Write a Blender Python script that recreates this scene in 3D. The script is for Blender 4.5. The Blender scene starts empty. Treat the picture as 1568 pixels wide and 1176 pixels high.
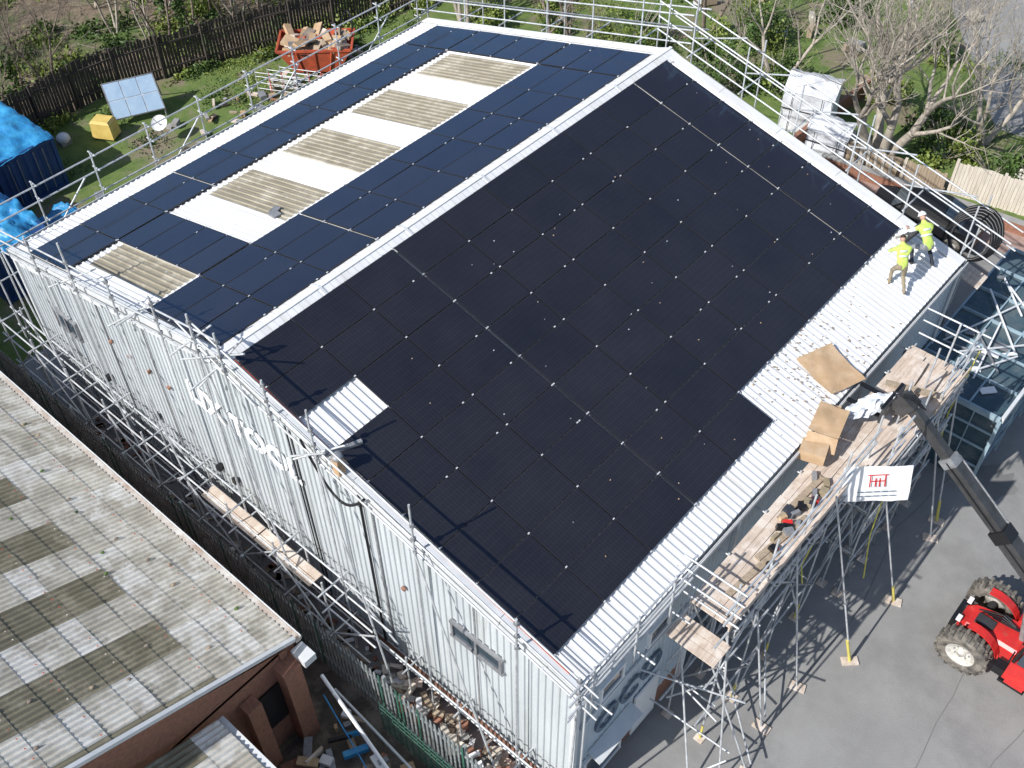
import bpy, math, random, numpy as np
from mathutils import Vector, Matrix, noise
random.seed(7)
SC=bpy.context.scene
E=6.2; W=21.62; L=17.81; RX=-10.745; H=2.719
def zr(x):
    return E+(-x)*H/10.745 if x>RX else E+(x+W)*H/(W-10.745)
# ---------------- materials
def mat(name,c1,c2=None,scale=2.0,rough=.7,metal=0,bump=0,bscale=30,lo=.35,hi=.65,c3=None,s3=.3,stretch=None,spec=.5,detail=6,lo3=.48,hi3=.62,st3=None):
    m=bpy.data.materials.new(name);m.use_nodes=True;nt=m.node_tree;N=nt.nodes;Lk=nt.links
    b=N['Principled BSDF'];b.inputs['Roughness'].default_value=rough;b.inputs['Metallic'].default_value=metal
    b.inputs['Specular IOR Level'].default_value=spec
    tc=N.new('ShaderNodeTexCoord');vec=tc.outputs['Object']
    if stretch:
        mp=N.new('ShaderNodeMapping');mp.inputs['Scale'].default_value=stretch;Lk.new(vec,mp.inputs[0]);vec=mp.outputs[0]
    col=None
    if c2:
        n=N.new('ShaderNodeTexNoise');n.inputs['Scale'].default_value=scale;n.inputs['Detail'].default_value=detail;n.inputs['Roughness'].default_value=.65;Lk.new(vec,n.inputs['Vector'])
        r=N.new('ShaderNodeMapRange');r.inputs[1].default_value=lo;r.inputs[2].default_value=hi;Lk.new(n.outputs[0],r.inputs[0])
        mx=N.new('ShaderNodeMix');mx.data_type='RGBA';mx.inputs[6].default_value=(*c1,1);mx.inputs[7].default_value=(*c2,1);Lk.new(r.outputs[0],mx.inputs[0]);col=mx.outputs[2]
        if c3:
            v3=tc.outputs['Object']
            if st3:
                mp=N.new('ShaderNodeMapping');mp.inputs['Scale'].default_value=st3;Lk.new(v3,mp.inputs[0]);v3=mp.outputs[0]
            n2=N.new('ShaderNodeTexNoise');n2.inputs['Scale'].default_value=s3;n2.inputs['Detail'].default_value=8;n2.inputs['Roughness'].default_value=.7;Lk.new(v3,n2.inputs['Vector'])
            r2=N.new('ShaderNodeMapRange');r2.inputs[1].default_value=lo3;r2.inputs[2].default_value=hi3;Lk.new(n2.outputs[0],r2.inputs[0])
            m2=N.new('ShaderNodeMix');m2.data_type='RGBA';m2.inputs[7].default_value=(*c3,1);Lk.new(col,m2.inputs[6]);Lk.new(r2.outputs[0],m2.inputs[0]);col=m2.outputs[2]
        Lk.new(col,b.inputs['Base Color'])
    else: b.inputs['Base Color'].default_value=(*c1,1)
    if bump:
        n3=N.new('ShaderNodeTexNoise');n3.inputs['Scale'].default_value=bscale;n3.inputs['Detail'].default_value=5;Lk.new(tc.outputs['Object'],n3.inputs['Vector'])
        bp=N.new('ShaderNodeBump');bp.inputs['Strength'].default_value=bump;bp.inputs['Distance'].default_value=.05;Lk.new(n3.outputs[0],bp.inputs['Height']);Lk.new(bp.outputs[0],b.inputs['Normal'])
    return m
M={}
M['white']=mat('white_painted_steel',(.85,.85,.85),(.77,.77,.775),1.2,.45,stretch=(1,3,1),c3=(.72,.705,.67),s3=.9,lo3=.5,hi3=.68,st3=(.5,2.2,1))
M['trim']=mat('trim_flashing',(.72,.73,.735),(.58,.60,.61),1.5,.5)
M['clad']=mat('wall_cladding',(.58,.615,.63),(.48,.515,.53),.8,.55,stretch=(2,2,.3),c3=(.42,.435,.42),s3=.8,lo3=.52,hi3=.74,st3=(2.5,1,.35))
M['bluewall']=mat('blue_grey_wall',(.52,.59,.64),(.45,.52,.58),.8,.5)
M['brick']=mat('brick',(.36,.17,.11),(.24,.12,.08),9,.85,bump=.4)
M['dark']=mat('dark_rubber',(.02,.02,.022),(.035,.035,.035),6,.7)
M['black']=mat('black_plastic',(.012,.012,.014),rough=.4)
M['glassdark']=mat('window_glass',(.05,.07,.09),rough=.08)
M['tube']=mat('galvanised_tube',(.68,.70,.71),(.44,.45,.46),5,.45,metal=.25)
M['tubed']=mat('weathered_tube',(.36,.37,.38),(.22,.22,.23),5,.55,metal=.3)
M['board']=mat('scaffold_board',(.70,.58,.48),(.50,.40,.32),3,.8,stretch=(5,.7,3),c3=(.76,.68,.60),s3=2)
M['wood']=mat('weathered_wood',(.46,.37,.27),(.30,.23,.16),3,.85,stretch=(6,6,.6))
M['wooddark']=mat('dark_fence_wood',(.085,.07,.058),(.045,.038,.032),3,.9,stretch=(6,6,.6))
M['woodpale']=mat('pale_fence_wood',(.74,.68,.58),(.55,.49,.41),2,.85,stretch=(6,6,.6))
M['card']=mat('cardboard',(.54,.37,.22),(.45,.30,.17),2,.85,c3=(.58,.42,.27),s3=1.5)
M['red']=mat('red_paint',(.70,.035,.03),(.52,.03,.03),3,.35,c3=(.42,.10,.07),s3=2.5,lo3=.56,hi3=.7)
M['skipred']=mat('red_skip_paint',(.55,.10,.04),(.32,.07,.04),3,.6)
M['steel']=mat('boom_steel',(.10,.10,.105),(.06,.06,.06),3,.4,metal=.4)
M['hub']=mat('wheel_hub',(.66,.64,.60),(.42,.39,.34),8,.6)
M['tyre']=mat('tyre_rubber',(.06,.055,.05),(.26,.235,.20),5,.9)
M['tarp']=mat('blue_tarpaulin',(.02,.19,.44),(.05,.32,.58),2,.4,bump=.6,bscale=7)
M['tarpw']=mat('white_sheeting',(.74,.75,.78),(.58,.60,.63),2,.6,bump=.6,bscale=5)
M['cont']=mat('blue_container_paint',(.02,.07,.22),(.015,.05,.15),2,.5)
M['yellow']=mat('yellow_plastic',(.78,.58,.18),(.64,.46,.12),3,.5)
M['padyel']=mat('yellow_sleeve',(.75,.66,.16),(.60,.50,.12),3,.5)
M['whitep']=mat('white_plastic',(.85,.85,.85),rough=.4)
M['bark']=mat('pale_bark',(.54,.48,.40),(.32,.28,.23),4,.9,bump=.4)
M['barkd']=mat('brown_bark',(.30,.24,.19),(.15,.12,.10),4,.9)
M['leaf']=mat('ivy_leaves',(.045,.095,.018),(.11,.18,.04),3,.6,detail=2,c3=(.03,.06,.012),s3=1.1)
M['leafy']=mat('spring_leaves',(.15,.21,.035),(.23,.28,.065),3,.6,detail=2)
M['blossom']=mat('blossom',(.75,.70,.65),(.5,.50,.40),5,.7)
M['ground']=mat('leaf_litter_ground',(.28,.22,.155),(.13,.10,.07),2.2,.95,bump=.8,bscale=12,c3=(.09,.14,.035),s3=.3,lo3=.48,hi3=.6,detail=9)
M['grass']=mat('grass',(.09,.15,.033),(.16,.215,.058),1.7,.95,bump=.6,bscale=16,c3=(.23,.19,.13),s3=.34,lo3=.50,hi3=.60,detail=9)
M['dirt']=mat('bare_earth',(.14,.11,.085),(.08,.07,.055),2.2,.95,bump=.6,bscale=14,c3=(.24,.20,.16),s3=.9)
M['concrete']=mat('concrete',(.38,.37,.35),(.28,.27,.26),2.2,.9,bump=.2,bscale=25)
M['paver']=mat('brick_paving',(.44,.31,.26),(.34,.24,.20),6,.9,bump=.2)
M['letter']=mat('white_letters',(.95,.95,.95),rough=.5)
M['letterd']=mat('dark_letters',(.09,.14,.20),rough=.5)
M['green']=mat('green_fence_paint',(.06,.17,.12),(.04,.11,.08),3,.6)
M['palis']=mat('palisade_steel',(.42,.45,.45),(.22,.25,.25),3,.5,metal=.2)
M['rust']=mat('rusty_gutter',(.36,.27,.21),(.62,.60,.56),2,.7)
M['rope']=mat('yellow_rope',(.65,.60,.10),rough=.7)
M['skin']=mat('skin',(.50,.30,.22),rough=.6)
M['hivis']=mat('hi_vis_yellow',(.60,.76,.16),(.46,.60,.12),6,.7)
M['khaki']=mat('khaki_cloth',(.34,.28,.19),(.24,.20,.13),8,.9)
M['navy']=mat('dark_cloth',(.03,.035,.05),rough=.9)
M['silver']=mat('clamp_aluminium',(.80,.81,.82),rough=.35,metal=.3)
M['boot']=mat('boots',(.08,.05,.03),rough=.8)
M['hair']=mat('hair',(.05,.03,.02),rough=.8)
M['frost']=mat('polythene',(.75,.77,.8),(.55,.58,.62),4,.25,bump=.8,bscale=9)
M['mud']=mat('dried_mud',(.45,.36,.26),(.30,.23,.16),5,.95)
M['asphalt']=mat('asphalt',(.325,.32,.31),(.27,.265,.257),.7,.9,bump=.35,bscale=50,c3=(.205,.203,.197),s3=.25,lo3=.48,hi3=.70,detail=10)
M['tar']=mat('tar_repair',(.17,.17,.165),(.21,.21,.205),2,.85)
M['grp']=mat('rooflight_sheet',(.36,.32,.24),(.24,.21,.155),1.6,.55,stretch=(.35,6,1),c3=(.43,.39,.31),s3=1.2)
M['fc']=mat('fibre_cement_sheet',(.60,.56,.47),(.38,.35,.29),1.5,.9,c3=(.74,.71,.64),s3=1.3,detail=10)
M['fcl']=mat('fibre_cement_pale',(.82,.805,.76),(.60,.57,.51),2.2,.9,c3=(.46,.42,.35),s3=1.8,detail=10)
M['grpo']=mat('old_rooflight_sheet',(.245,.22,.15),(.16,.143,.098),1.2,.7,stretch=(5,.4,1),c3=(.33,.295,.215),s3=1.5)
def solar():
    m=bpy.data.materials.new('solar_glass');m.use_nodes=True;nt=m.node_tree;N=nt.nodes;K=nt.links;b=N['Principled BSDF']
    at=N.new('ShaderNodeAttribute');at.attribute_name='rnd';at.attribute_type='GEOMETRY'
    tc=N.new('ShaderNodeTexCoord');sp=N.new('ShaderNodeSeparateXYZ');K.new(tc.outputs['UV'],sp.inputs[0])
    def lines(o,n,w):
        a=N.new('ShaderNodeMath');a.operation='MULTIPLY';a.inputs[1].default_value=n;K.new(o,a.inputs[0])
        f=N.new('ShaderNodeMath');f.operation='FRACT';K.new(a.outputs[0],f.inputs[0])
        g=N.new('ShaderNodeMath');g.operation='LESS_THAN';g.inputs[1].default_value=w;K.new(f.outputs[0],g.inputs[0]);return g.outputs[0]
    l1=lines(sp.outputs[0],18,.10);l2=lines(sp.outputs[1],6,.05);l3=lines(sp.outputs[1],54,.25)
    ad=N.new('ShaderNodeMath');ad.operation='MAXIMUM';K.new(l1,ad.inputs[0]);K.new(l2,ad.inputs[1])
    s3=N.new('ShaderNodeMath');s3.operation='MULTIPLY_ADD';s3.inputs[1].default_value=.35;K.new(l3,s3.inputs[0]);K.new(ad.outputs[0],s3.inputs[2])
    no=N.new('ShaderNodeTexNoise');no.inputs['Scale'].default_value=.6;no.inputs['Detail'].default_value=9;no.inputs['Roughness'].default_value=.7;K.new(tc.outputs['Object'],no.inputs['Vector'])
    mx=N.new('ShaderNodeMix');mx.data_type='RGBA';mx.inputs[6].default_value=(.0175,.0168,.0178,1);mx.inputs[7].default_value=(.031,.0295,.0305,1);K.new(s3.outputs[0],mx.inputs[0])
    hs=N.new('ShaderNodeMath');hs.operation='MULTIPLY_ADD';hs.inputs[1].default_value=.22;hs.inputs[2].default_value=.45;K.new(at.outputs['Fac'],hs.inputs[0])
    h2=N.new('ShaderNodeMath');h2.operation='MULTIPLY_ADD';h2.inputs[1].default_value=.95;K.new(no.outputs[0],h2.inputs[0]);K.new(hs.outputs[0],h2.inputs[2])
    hv=N.new('ShaderNodeHueSaturation');K.new(mx.outputs[2],hv.inputs['Color']);K.new(h2.outputs[0],hv.inputs['Value'])
    K.new(hv.outputs[0],b.inputs['Base Color'])
    b.inputs['Roughness'].default_value=.5;b.inputs['Specular IOR Level'].default_value=.1
    rr=N.new('ShaderNodeMath');rr.operation='MULTIPLY_ADD';rr.inputs[1].default_value=.12;rr.inputs[2].default_value=.05;K.new(no.outputs[0],rr.inputs[0])
    # anti-reflective coated glass: blue-tinted Fresnel reflection
    gl=N.new('ShaderNodeBsdfGlossy');gl.inputs['Color'].default_value=(.26,.52,1,1);K.new(rr.outputs[0],gl.inputs['Roughness'])
    fr=N.new('ShaderNodeFresnel');fr.inputs['IOR'].default_value=1.72
    ms=N.new('ShaderNodeMixShader');K.new(fr.outputs[0],ms.inputs[0]);K.new(b.outputs[0],ms.inputs[1]);K.new(gl.outputs[0],ms.inputs[2])
    K.new(ms.outputs[0],N['Material Output'].inputs[0])
    return m
M['solar']=solar()
M['pframe']=mat('black_panel_frame',(.03,.03,.033),rough=.4,metal=.3)
# ---------------- mesh builder
class MB:
    def __init__(s): s.v=[];s.f=[];s.m=[];s.ms=[];s.smooth=[]
    def mi(s,k):
        if k not in s.ms: s.ms.append(k)
        return s.ms.index(k)
    def add(s,vs,fs,k,sm=False):
        o=len(s.v);s.v.extend([tuple(a) for a in vs]);i=s.mi(k)
        for f in fs: s.f.append(tuple(a+o for a in f));s.m.append(i);s.smooth.append(sm)
    def box(s,c,d,k,rz=0,rx=0,ry=0,taper=1):
        x,y,z=d[0]/2,d[1]/2,d[2]/2
        R=Matrix.Rotation(rz,3,'Z')@Matrix.Rotation(ry,3,'Y')@Matrix.Rotation(rx,3,'X')
        vs=[]
        for a,bb,cc in [(-x,-y,-z),(x,-y,-z),(x,y,-z),(-x,y,-z),(-x,-y,z),(x,-y,z),(x,y,z),(-x,y,z)]:
            t=taper if cc>0 else 1
            q=R@Vector((a*t,bb*t,cc));vs.append((q.x+c[0],q.y+c[1],q.z+c[2]))
        s.add(vs,[(3,2,1,0),(4,5,6,7),(0,1,5,4),(1,2,6,5),(2,3,7,6),(3,0,4,7)],k)
    def beam(s,p,q,w,h,k,up=(0,0,1)):
        p=Vector(p);q=Vector(q);d=(q-p);d.normalize();u=Vector(up);a=d.cross(u)
        if a.length<1e-4:a=d.cross(Vector((1,0,0)))
        a.normalize();b=a.cross(d);a*=w/2;b*=h/2
        vs=[p-a-b,p+a-b,p+a+b,p-a+b,q-a-b,q+a-b,q+a+b,q-a+b]
        s.add(vs,[(0,1,2,3),(7,6,5,4),(0,4,5,1),(1,5,6,2),(2,6,7,3),(3,7,4,0)],k)
    def tube(s,p,q,r,k,n=7,r2=None,cap=True):
        p=Vector(p);q=Vector(q);d=q-p
        if d.length<1e-5:return
        d.normalize();a=d.orthogonal().normalized();b=d.cross(a);r2=r if r2 is None else r2
        vs=[]
        for i in range(n):
            t=2*math.pi*i/n;o=a*math.cos(t)+b*math.sin(t);vs.append(p+o*r)
        for i in range(n):
            t=2*math.pi*i/n;o=a*math.cos(t)+b*math.sin(t);vs.append(q+o*r2)
        fs=[(i,(i+1)%n,n+(i+1)%n,n+i) for i in range(n)]
        s.add(vs,fs,k,True)
        if cap and n>3: s.add(vs,[tuple(range(n-1,-1,-1)),tuple(range(n,2*n))],k)
    def path(s,ps,r,k,n=6):
        for a,b in zip(ps[:-1],ps[1:]): s.tube(a,b,r,k,n)
    def quad(s,a,b,c,d,k): s.add([a,b,c,d],[(0,1,2,3)],k)
    def lathe(s,c,ax,prof,k,n=28):
        c=Vector(c);ax=Vector(ax).normalized();a=ax.orthogonal().normalized();b=ax.cross(a);vs=[]
        for r,o in prof:
            for i in range(n):
                t=2*math.pi*i/n;vs.append(c+ax*o+(a*math.cos(t)+b*math.sin(t))*r)
        fs=[]
        for j in range(len(prof)-1):
            for i in range(n): fs.append((j*n+i,j*n+(i+1)%n,(j+1)*n+(i+1)%n,(j+1)*n+i))
        s.add(vs,fs,k,True)
    def ell(s,c,r,k,n=12,m=8,rot=None,half=False):
        c=Vector(c);vs=[];fs=[]
        for j in range(m+1):
            ph=math.pi*j/m*(.5 if half else 1)
            for i in range(n):
                t=2*math.pi*i/n;q=Vector((r[0]*math.sin(ph)*math.cos(t),r[1]*math.sin(ph)*math.sin(t),r[2]*math.cos(ph)))
                if rot: q=rot@q
                vs.append(c+q)
        for j in range(m):
            for i in range(n): fs.append((j*n+i,(j+1)*n+i,(j+1)*n+(i+1)%n,j*n+(i+1)%n))
        s.add(vs,fs,k,True)
    def sheet(s,poly,z,k): s.add([(x,y,z) for x,y in poly],[tuple(range(len(poly)))],k)
    def cloth(s,o,u,v,nu,nv,amp,k,sc=1.5,seed=0,droop=0):
        o=Vector(o);u=Vector(u);v=Vector(v);nn=u.cross(v).normalized();vs=[]
        for j in range(nv+1):
            for i in range(nu+1):
                a=i/nu;b=j/nv;p=o+u*a+v*b
                d=noise.noise(Vector((p.x*sc+seed,p.y*sc,p.z*sc)))*amp+noise.noise(Vector((p.x*sc*3+seed,p.y*sc*3,p.z*sc*3)))*amp*.4
                e=max(0,abs(a-.5)*2-.8)+max(0,abs(b-.5)*2-.8)
                vs.append(p+nn*(d-droop*e))
        s.add(vs,[(j*(nu+1)+i,j*(nu+1)+i+1,(j+1)*(nu+1)+i+1,(j+1)*(nu+1)+i) for j in range(nv) for i in range(nu)],k,True)
def mk(name,mb,parent=None,loc=None):
    me=bpy.data.meshes.new(name);me.from_pydata(mb.v,[],mb.f)
    for k in mb.ms: me.materials.append(M[k])
    me.polygons.foreach_set('material_index',mb.m);me.polygons.foreach_set('use_smooth',mb.smooth);me.update()
    o=bpy.data.objects.new(name,me);SC.collection.objects.link(o)
    if parent:o.parent=parent
    if loc:o.location=loc
    return o
def empty(name):
    o=bpy.data.objects.new(name,None);SC.collection.objects.link(o);return o
# ---------------- ground
def fx(y): return -36.3+(.27*(y-11) if y>11 else 0)+(.12*(y-18) if y>18 else 0)+.2*math.sin(y*.4)
g=MB();g.sheet([(-400,-400),(400,-400),(400,400),(-400,400)],0,'ground');mk('ground',g)
g=MB();g.sheet([(-24.2,-.95),(.0,-.95),(.0,-30),(60,-30),(60,27.2),(2.5,27.6),(-9.5,26.4),(-24,23.6)],.006,'asphalt');mk('car_park_asphalt',g)
g=MB();g.sheet([(-36.1,-12),(-24.2,-12),(-24.2,23),(-26,26),(-30,30),(-30.5,28)]+[(fx(y)+.1,y) for y in (26,22,18,14,11,6,0)],.006,'grass');mk('grass_verge',g)
g=MB();g.sheet([(-29,26),(-9.6,28.0),(-4,29.2),(8,31),(8,34.5),(-5,35.5),(-12,46),(-14,70),(-45,70),(-30,38)],.009,'grass');mk('garden_lawn',g)
g=MB();g.sheet([(-11,44),(-4.6,35.0),(30,37.5),(30,80),(-13,80)],.013,'asphalt');mk('back_road',g)
g=MB();g.sheet([(-9.5,26.4),(-9.2,27.9),(-1,29.0),(8,30.6),(8,27.8),(2.5,27.6)],.012,'paver');mk('brick_paving',g)
g=MB();g.sheet([(-24.2,-.96),(-24.2,-2.9),(-6.5,-2.9),(-6.5,-7),(1.2,-9),(1.2,-.96)],.010,'dirt');mk('alley_ground',g)
g=MB();rs=random.Random(2)
for (x,y,r) in ((5.2,4.5,.5),(7.5,7.2,.35),(3.6,16.5,.8),(9,14,1.0),(4.6,3.0,.3),(6.4,5.6,.2)):
    n=18;g.sheet([(x+math.cos(6.28*i/n)*r*rs.uniform(.6,1.2),y+math.sin(6.28*i/n)*r*rs.uniform(.6,1.2)) for i in range(n)],.010,'tar')
def ribbon(ps,w):
    for (a,b) in zip(ps[:-1],ps[1:]):
        dx,dy=b[0]-a[0],b[1]-a[1];l=math.hypot(dx,dy);nx,ny=-dy/l*w,dx/l*w
        g.sheet([(a[0]-nx,a[1]-ny),(b[0]-nx,b[1]-ny),(b[0]+nx,b[1]+ny),(a[0]+nx,a[1]+ny)],.0105,'tar')
for s in range(3):
    ps=[(3+s*2.4,-2)]
    for i in range(26): ps.append((ps[-1][0]+rs.uniform(-.22,.22),ps[-1][1]+1))
    ribbon(ps,.014)
mk('tarmac_repairs',g)
# ---------------- main building
B=empty('warehouse_building')
def ribs(a0,a1,p=.2,d=.035):
    out=[];a=a0
    while a<a1-1e-6:
        for t,h in ((0,0),(.11,0),(.13,d),(.17,d),(.19,0)):
            if a+t<=a1: out.append((a+t,h))
        a+=p
    out.append((a1,0));return out
def slope(name,xs,fn=None,mk_='white'):
    m=MB();pr=ribs(-.08,L+.08);n=len(pr)
    for x in xs:
        for y,h in pr:m.v.append((x,y,zr(x)+h))
    for j in range(len(xs)-1):
        for i in range(n-1):
            cx=(xs[j]+xs[j+1])/2;cy=(pr[i][0]+pr[i+1][0])/2
            k=fn(cx,cy) if fn else mk_
            f=(j*n+i,j*n+i+1,(j+1)*n+i+1,(j+1)*n+i)
            m.f.append(f if xs[j]>xs[j+1] else f[::-1]);m.m.append(m.mi(k));m.smooth.append(False)
    mk(name,m,B)
slope('right_roof_slope',[RX,-5,.06])
SKY=[(.75,1.85),(4.95,6.6),(7.8,9.5),(10.75,12.5),(13.8,15.55)]
def skf(x,y):
    if -18.25<x<-14.5:
        for a,b in SKY:
            if a<y<b:return 'grp'
    return 'white'
slope('left_roof_slope',[RX,-14.5,-16.4,-18.25,-W-.06],skf)
m=MB()
for sx,xe in ((1,RX+.36),(-1,RX-.36)):
    n=90
    for i in range(n):
        y0=-.12+i*(L+.24)/n;y1=y0+(L+.24)/n*.97
        xx=xe+sx*(.05 if i%2 else 0)
        z0=zr(RX)+.10
        vs=[(RX,y0,z0),(RX,y1,z0),(xx,y1,zr(xx)+.055),(xx,y0,zr(xx)+.055)]
        m.quad(*(vs if sx<0 else vs[::-1]),'white')
        if i%2: m.quad(*[(v[0],v[1],v[2]-.03) for v in vs],'trim')
m.beam((RX,-.15,zr(RX)+.10),(RX,L+.15,zr(RX)+.10),.10,.03,'white')
for i in range(1,6): m.beam((RX-.36,i*3,zr(RX-.36)+.07),(RX,i*3,zr(RX)+.12),.08,.015,'trim');m.beam((RX+.36,i*3,zr(RX+.36)+.07),(RX,i*3,zr(RX)+.12),.08,.015,'trim')
mk('ridge_cap',m,B)
m=MB()
for y,w,o in ((.0,.13,-1),(L+.0,.34,1)):
    for x0,x1 in ((RX,.1),(RX,-W-.1)):
        segs=5
        for i in range(segs):
            a=x0+(x1-x0)*i/segs;b=x0+(x1-x0)*(i+1)/segs-(.015 if x1>x0 else -.015)
            yc=y-(.0 if o<0 else .1)
            m.beam((a,yc,zr(a)+.055+i*.001),(b,yc,zr(b)+.055+i*.001),w,.03,'white' if o>0 else 'trim')
            m.beam((a,y+o*.10,zr(a)-.12),(b,y+o*.10,zr(b)-.12),.03,.34,'trim')
m.beam((RX+.3,.075,zr(RX+.3)+.085),(-.3,.075,zr(-.3)+.085),.02,.02,'skipred')
mk('verge_flashing',m,B)
m=MB()
for x,s in ((.12,1),(-W-.12,-1)):
    m.beam((x,-.1,E-.12),(x,L+.1,E-.12),.02,.02,'trim')
    m.beam((x+s*.06,-.1,E-.08),(x+s*.06,L+.1,E-.08),.02,.14,'trim')
    m.beam((x,-.1,E-.15),(x,L+.1,E-.15),.14,.02,'tubed')
for y in (.15,6,12,17.6):
    m.tube((.12,y,E-.15),(.12,y,.1),.045,'trim');m.tube((-W-.12,y,E-.15),(-W-.12,y,.1),.045,'trim')
mk('gutters',m,B)
for nm,yy,s in (('gable_wall',0,-1),('rear_gable_wall',L,1)):
    m=MB();pr=ribs(-W,0,.2,.035)
    vs=[];n=len(pr)
    for x,h in pr: vs.append((x,yy+s*h,.95))
    for x,h in pr: vs.append((x,yy+s*h,zr(x)-.03))
    fs=[(i,i+1,n+i+1,n+i) for i in range(n-1)]
    m.add(vs,fs if s<0 else [f[::-1] for f in fs],'clad')
    m.box((-W/2,yy-s*.06,.5),(W-.02,.10,1.0),'brick')
    m.beam((-W,yy+s*.045,.95),(0,yy+s*.045,.95),.02,.10,'trim')
    mk(nm,m,B)
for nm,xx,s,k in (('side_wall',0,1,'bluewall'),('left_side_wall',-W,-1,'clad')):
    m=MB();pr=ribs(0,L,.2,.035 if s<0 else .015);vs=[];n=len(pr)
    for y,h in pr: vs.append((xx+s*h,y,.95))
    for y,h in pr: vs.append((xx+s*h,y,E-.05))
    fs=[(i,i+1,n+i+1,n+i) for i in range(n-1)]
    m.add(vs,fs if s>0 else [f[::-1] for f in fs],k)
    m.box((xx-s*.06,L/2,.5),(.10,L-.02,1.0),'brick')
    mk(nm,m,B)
m=MB()
for x in (-W-.01,.02): m.box((x,-.03,3.5),(.14,.12,5.2),'trim')
for x in (-19.7,-17.0,-14.6,-11.9,-9.3,-6.0,-2.9): m.box((x,-.042,(zr(x)+.9)/2),(.05,.02,zr(x)-1.1),'tubed')
for x in (-8.7,-8.55): m.tube((x,-.08,zr(x)-.35),(x+.1,-.08,1.0),.02,'black')
m.tube((-6.3,-.09,zr(-6.3)-.3),(-6.3,-.09,1.0),.035,'black');m.tube((-18.2,-.08,zr(-18.2)-.3),(-18.2,-.08,1.0),.03,'trim')
for a,b in ((-21.4,-19.9),(-18.9,-16.6),(-16.3,-13.6),(-13.3,-11.6),(-11.2,-9.9),(-8.3,-6.4),(-5.9,-3.1),(-2.8,-.3)):
    m.beam((a,-.05,zr(a)-.42),(b,-.05,zr(b)-.42),.02,.22,'trim')
mk('wall_trims',m,B)
m=MB()
def window(x0,x1,z0,z1):
    m.box(((x0+x1)/2,-.05,(z0+z1)/2),(x1-x0,.03,z1-z0),'glassdark')
    for z in (z0,z1): m.box(((x0+x1)/2,-.07,z),(x1-x0+.14,.09,.08),'tubed')
    for x in (x0,x1,(x0+x1)/2): m.box((x,-.072,(z0+z1)/2),(.07,.09,z1-z0-.08),'tubed')
window(-3.6,-2.1,4.35,4.95);window(-20.1,-19.0,4.1,4.8)
for x in (-15.5,-12.6,-11.9,-17.9): m.box((x,-.1,3.3),(.14,.18,.2),'black')
for x,z in ((-16.8,5.5),(-15.9,5.5),(-15.0,5.5),(-14.1,5.5),(-5.2,4.7)): m.lathe((x,-.06,z),(0,-1,0),[(.07,0),(.07,.05),(.001,.05)],'brick',10)
mk('gable_windows',m,B)
m=MB()
for y0,y1,z0,z1 in ((.4,1.9,.3,1.9),(4.6,7.4,.2,3.2),(8.6,11.6,.2,3.2),(.8,1.6,4.5,5.1),(2.6,3.4,4.5,5.1)):
    m.box((.045,(y0+y1)/2,(z0+z1)/2),(.04,y1-y0,z1-z0),'glassdark')
    for z in (z0,z1): m.box((.06,(y0+y1)/2,z),(.09,y1-y0+.12,.08),'whitep')
    for y in (y0,y1): m.box((.062,y,(z0+z1)/2),(.09,.07,z1-z0-.08),'whitep')
m.box((.22,1.4,2.15),(.4,1.7,.06),'trim',ry=.25)
m.box((.06,2.9,1.2),(.05,1.0,2.0),'whitep')
m.box((.05,4,4.15),(.045,7.8,.08),'trim')
mk('side_wall_windows',m,B)
def text(body,size,loc,rot,k,name,ext=.02,parent=None,off=.018):
    cu=bpy.data.curves.new(name,'FONT');cu.body=body;cu.size=size;cu.extrude=ext;cu.offset=off
    o=bpy.data.objects.new(name,cu);SC.collection.objects.link(o);o.location=loc;o.rotation_euler=rot
    bpy.context.view_layer.update()
    me=bpy.data.meshes.new_from_object(o.evaluated_get(bpy.context.evaluated_depsgraph_get()))
    bpy.data.objects.remove(o);me.materials.clear();me.materials.append(M[k])
    o=bpy.data.objects.new(name,me);SC.collection.objects.link(o);o.location=loc;o.rotation_euler=rot
    if parent:o.parent=parent
    return o
text('LIX TOOL',1.0,(-13.0,-.07,E-.30),(math.pi/2,0,0),'letter','wall_lettering',parent=B,off=.03)
text('OCO',1.15,(.06,.7,2.75),(math.pi/2,0,math.pi/2),'letterd','side_lettering',parent=B,off=.01)
m=MB()
m.box((-15.0,4.95,zr(-15)+.08),(.3,.25,.08),'tubed');m.box((-15.2,5.1,zr(-15.2)+.08),(.2,.35,.05),'tubed',rz=.3);mk('roof_vent',m,B)
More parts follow.
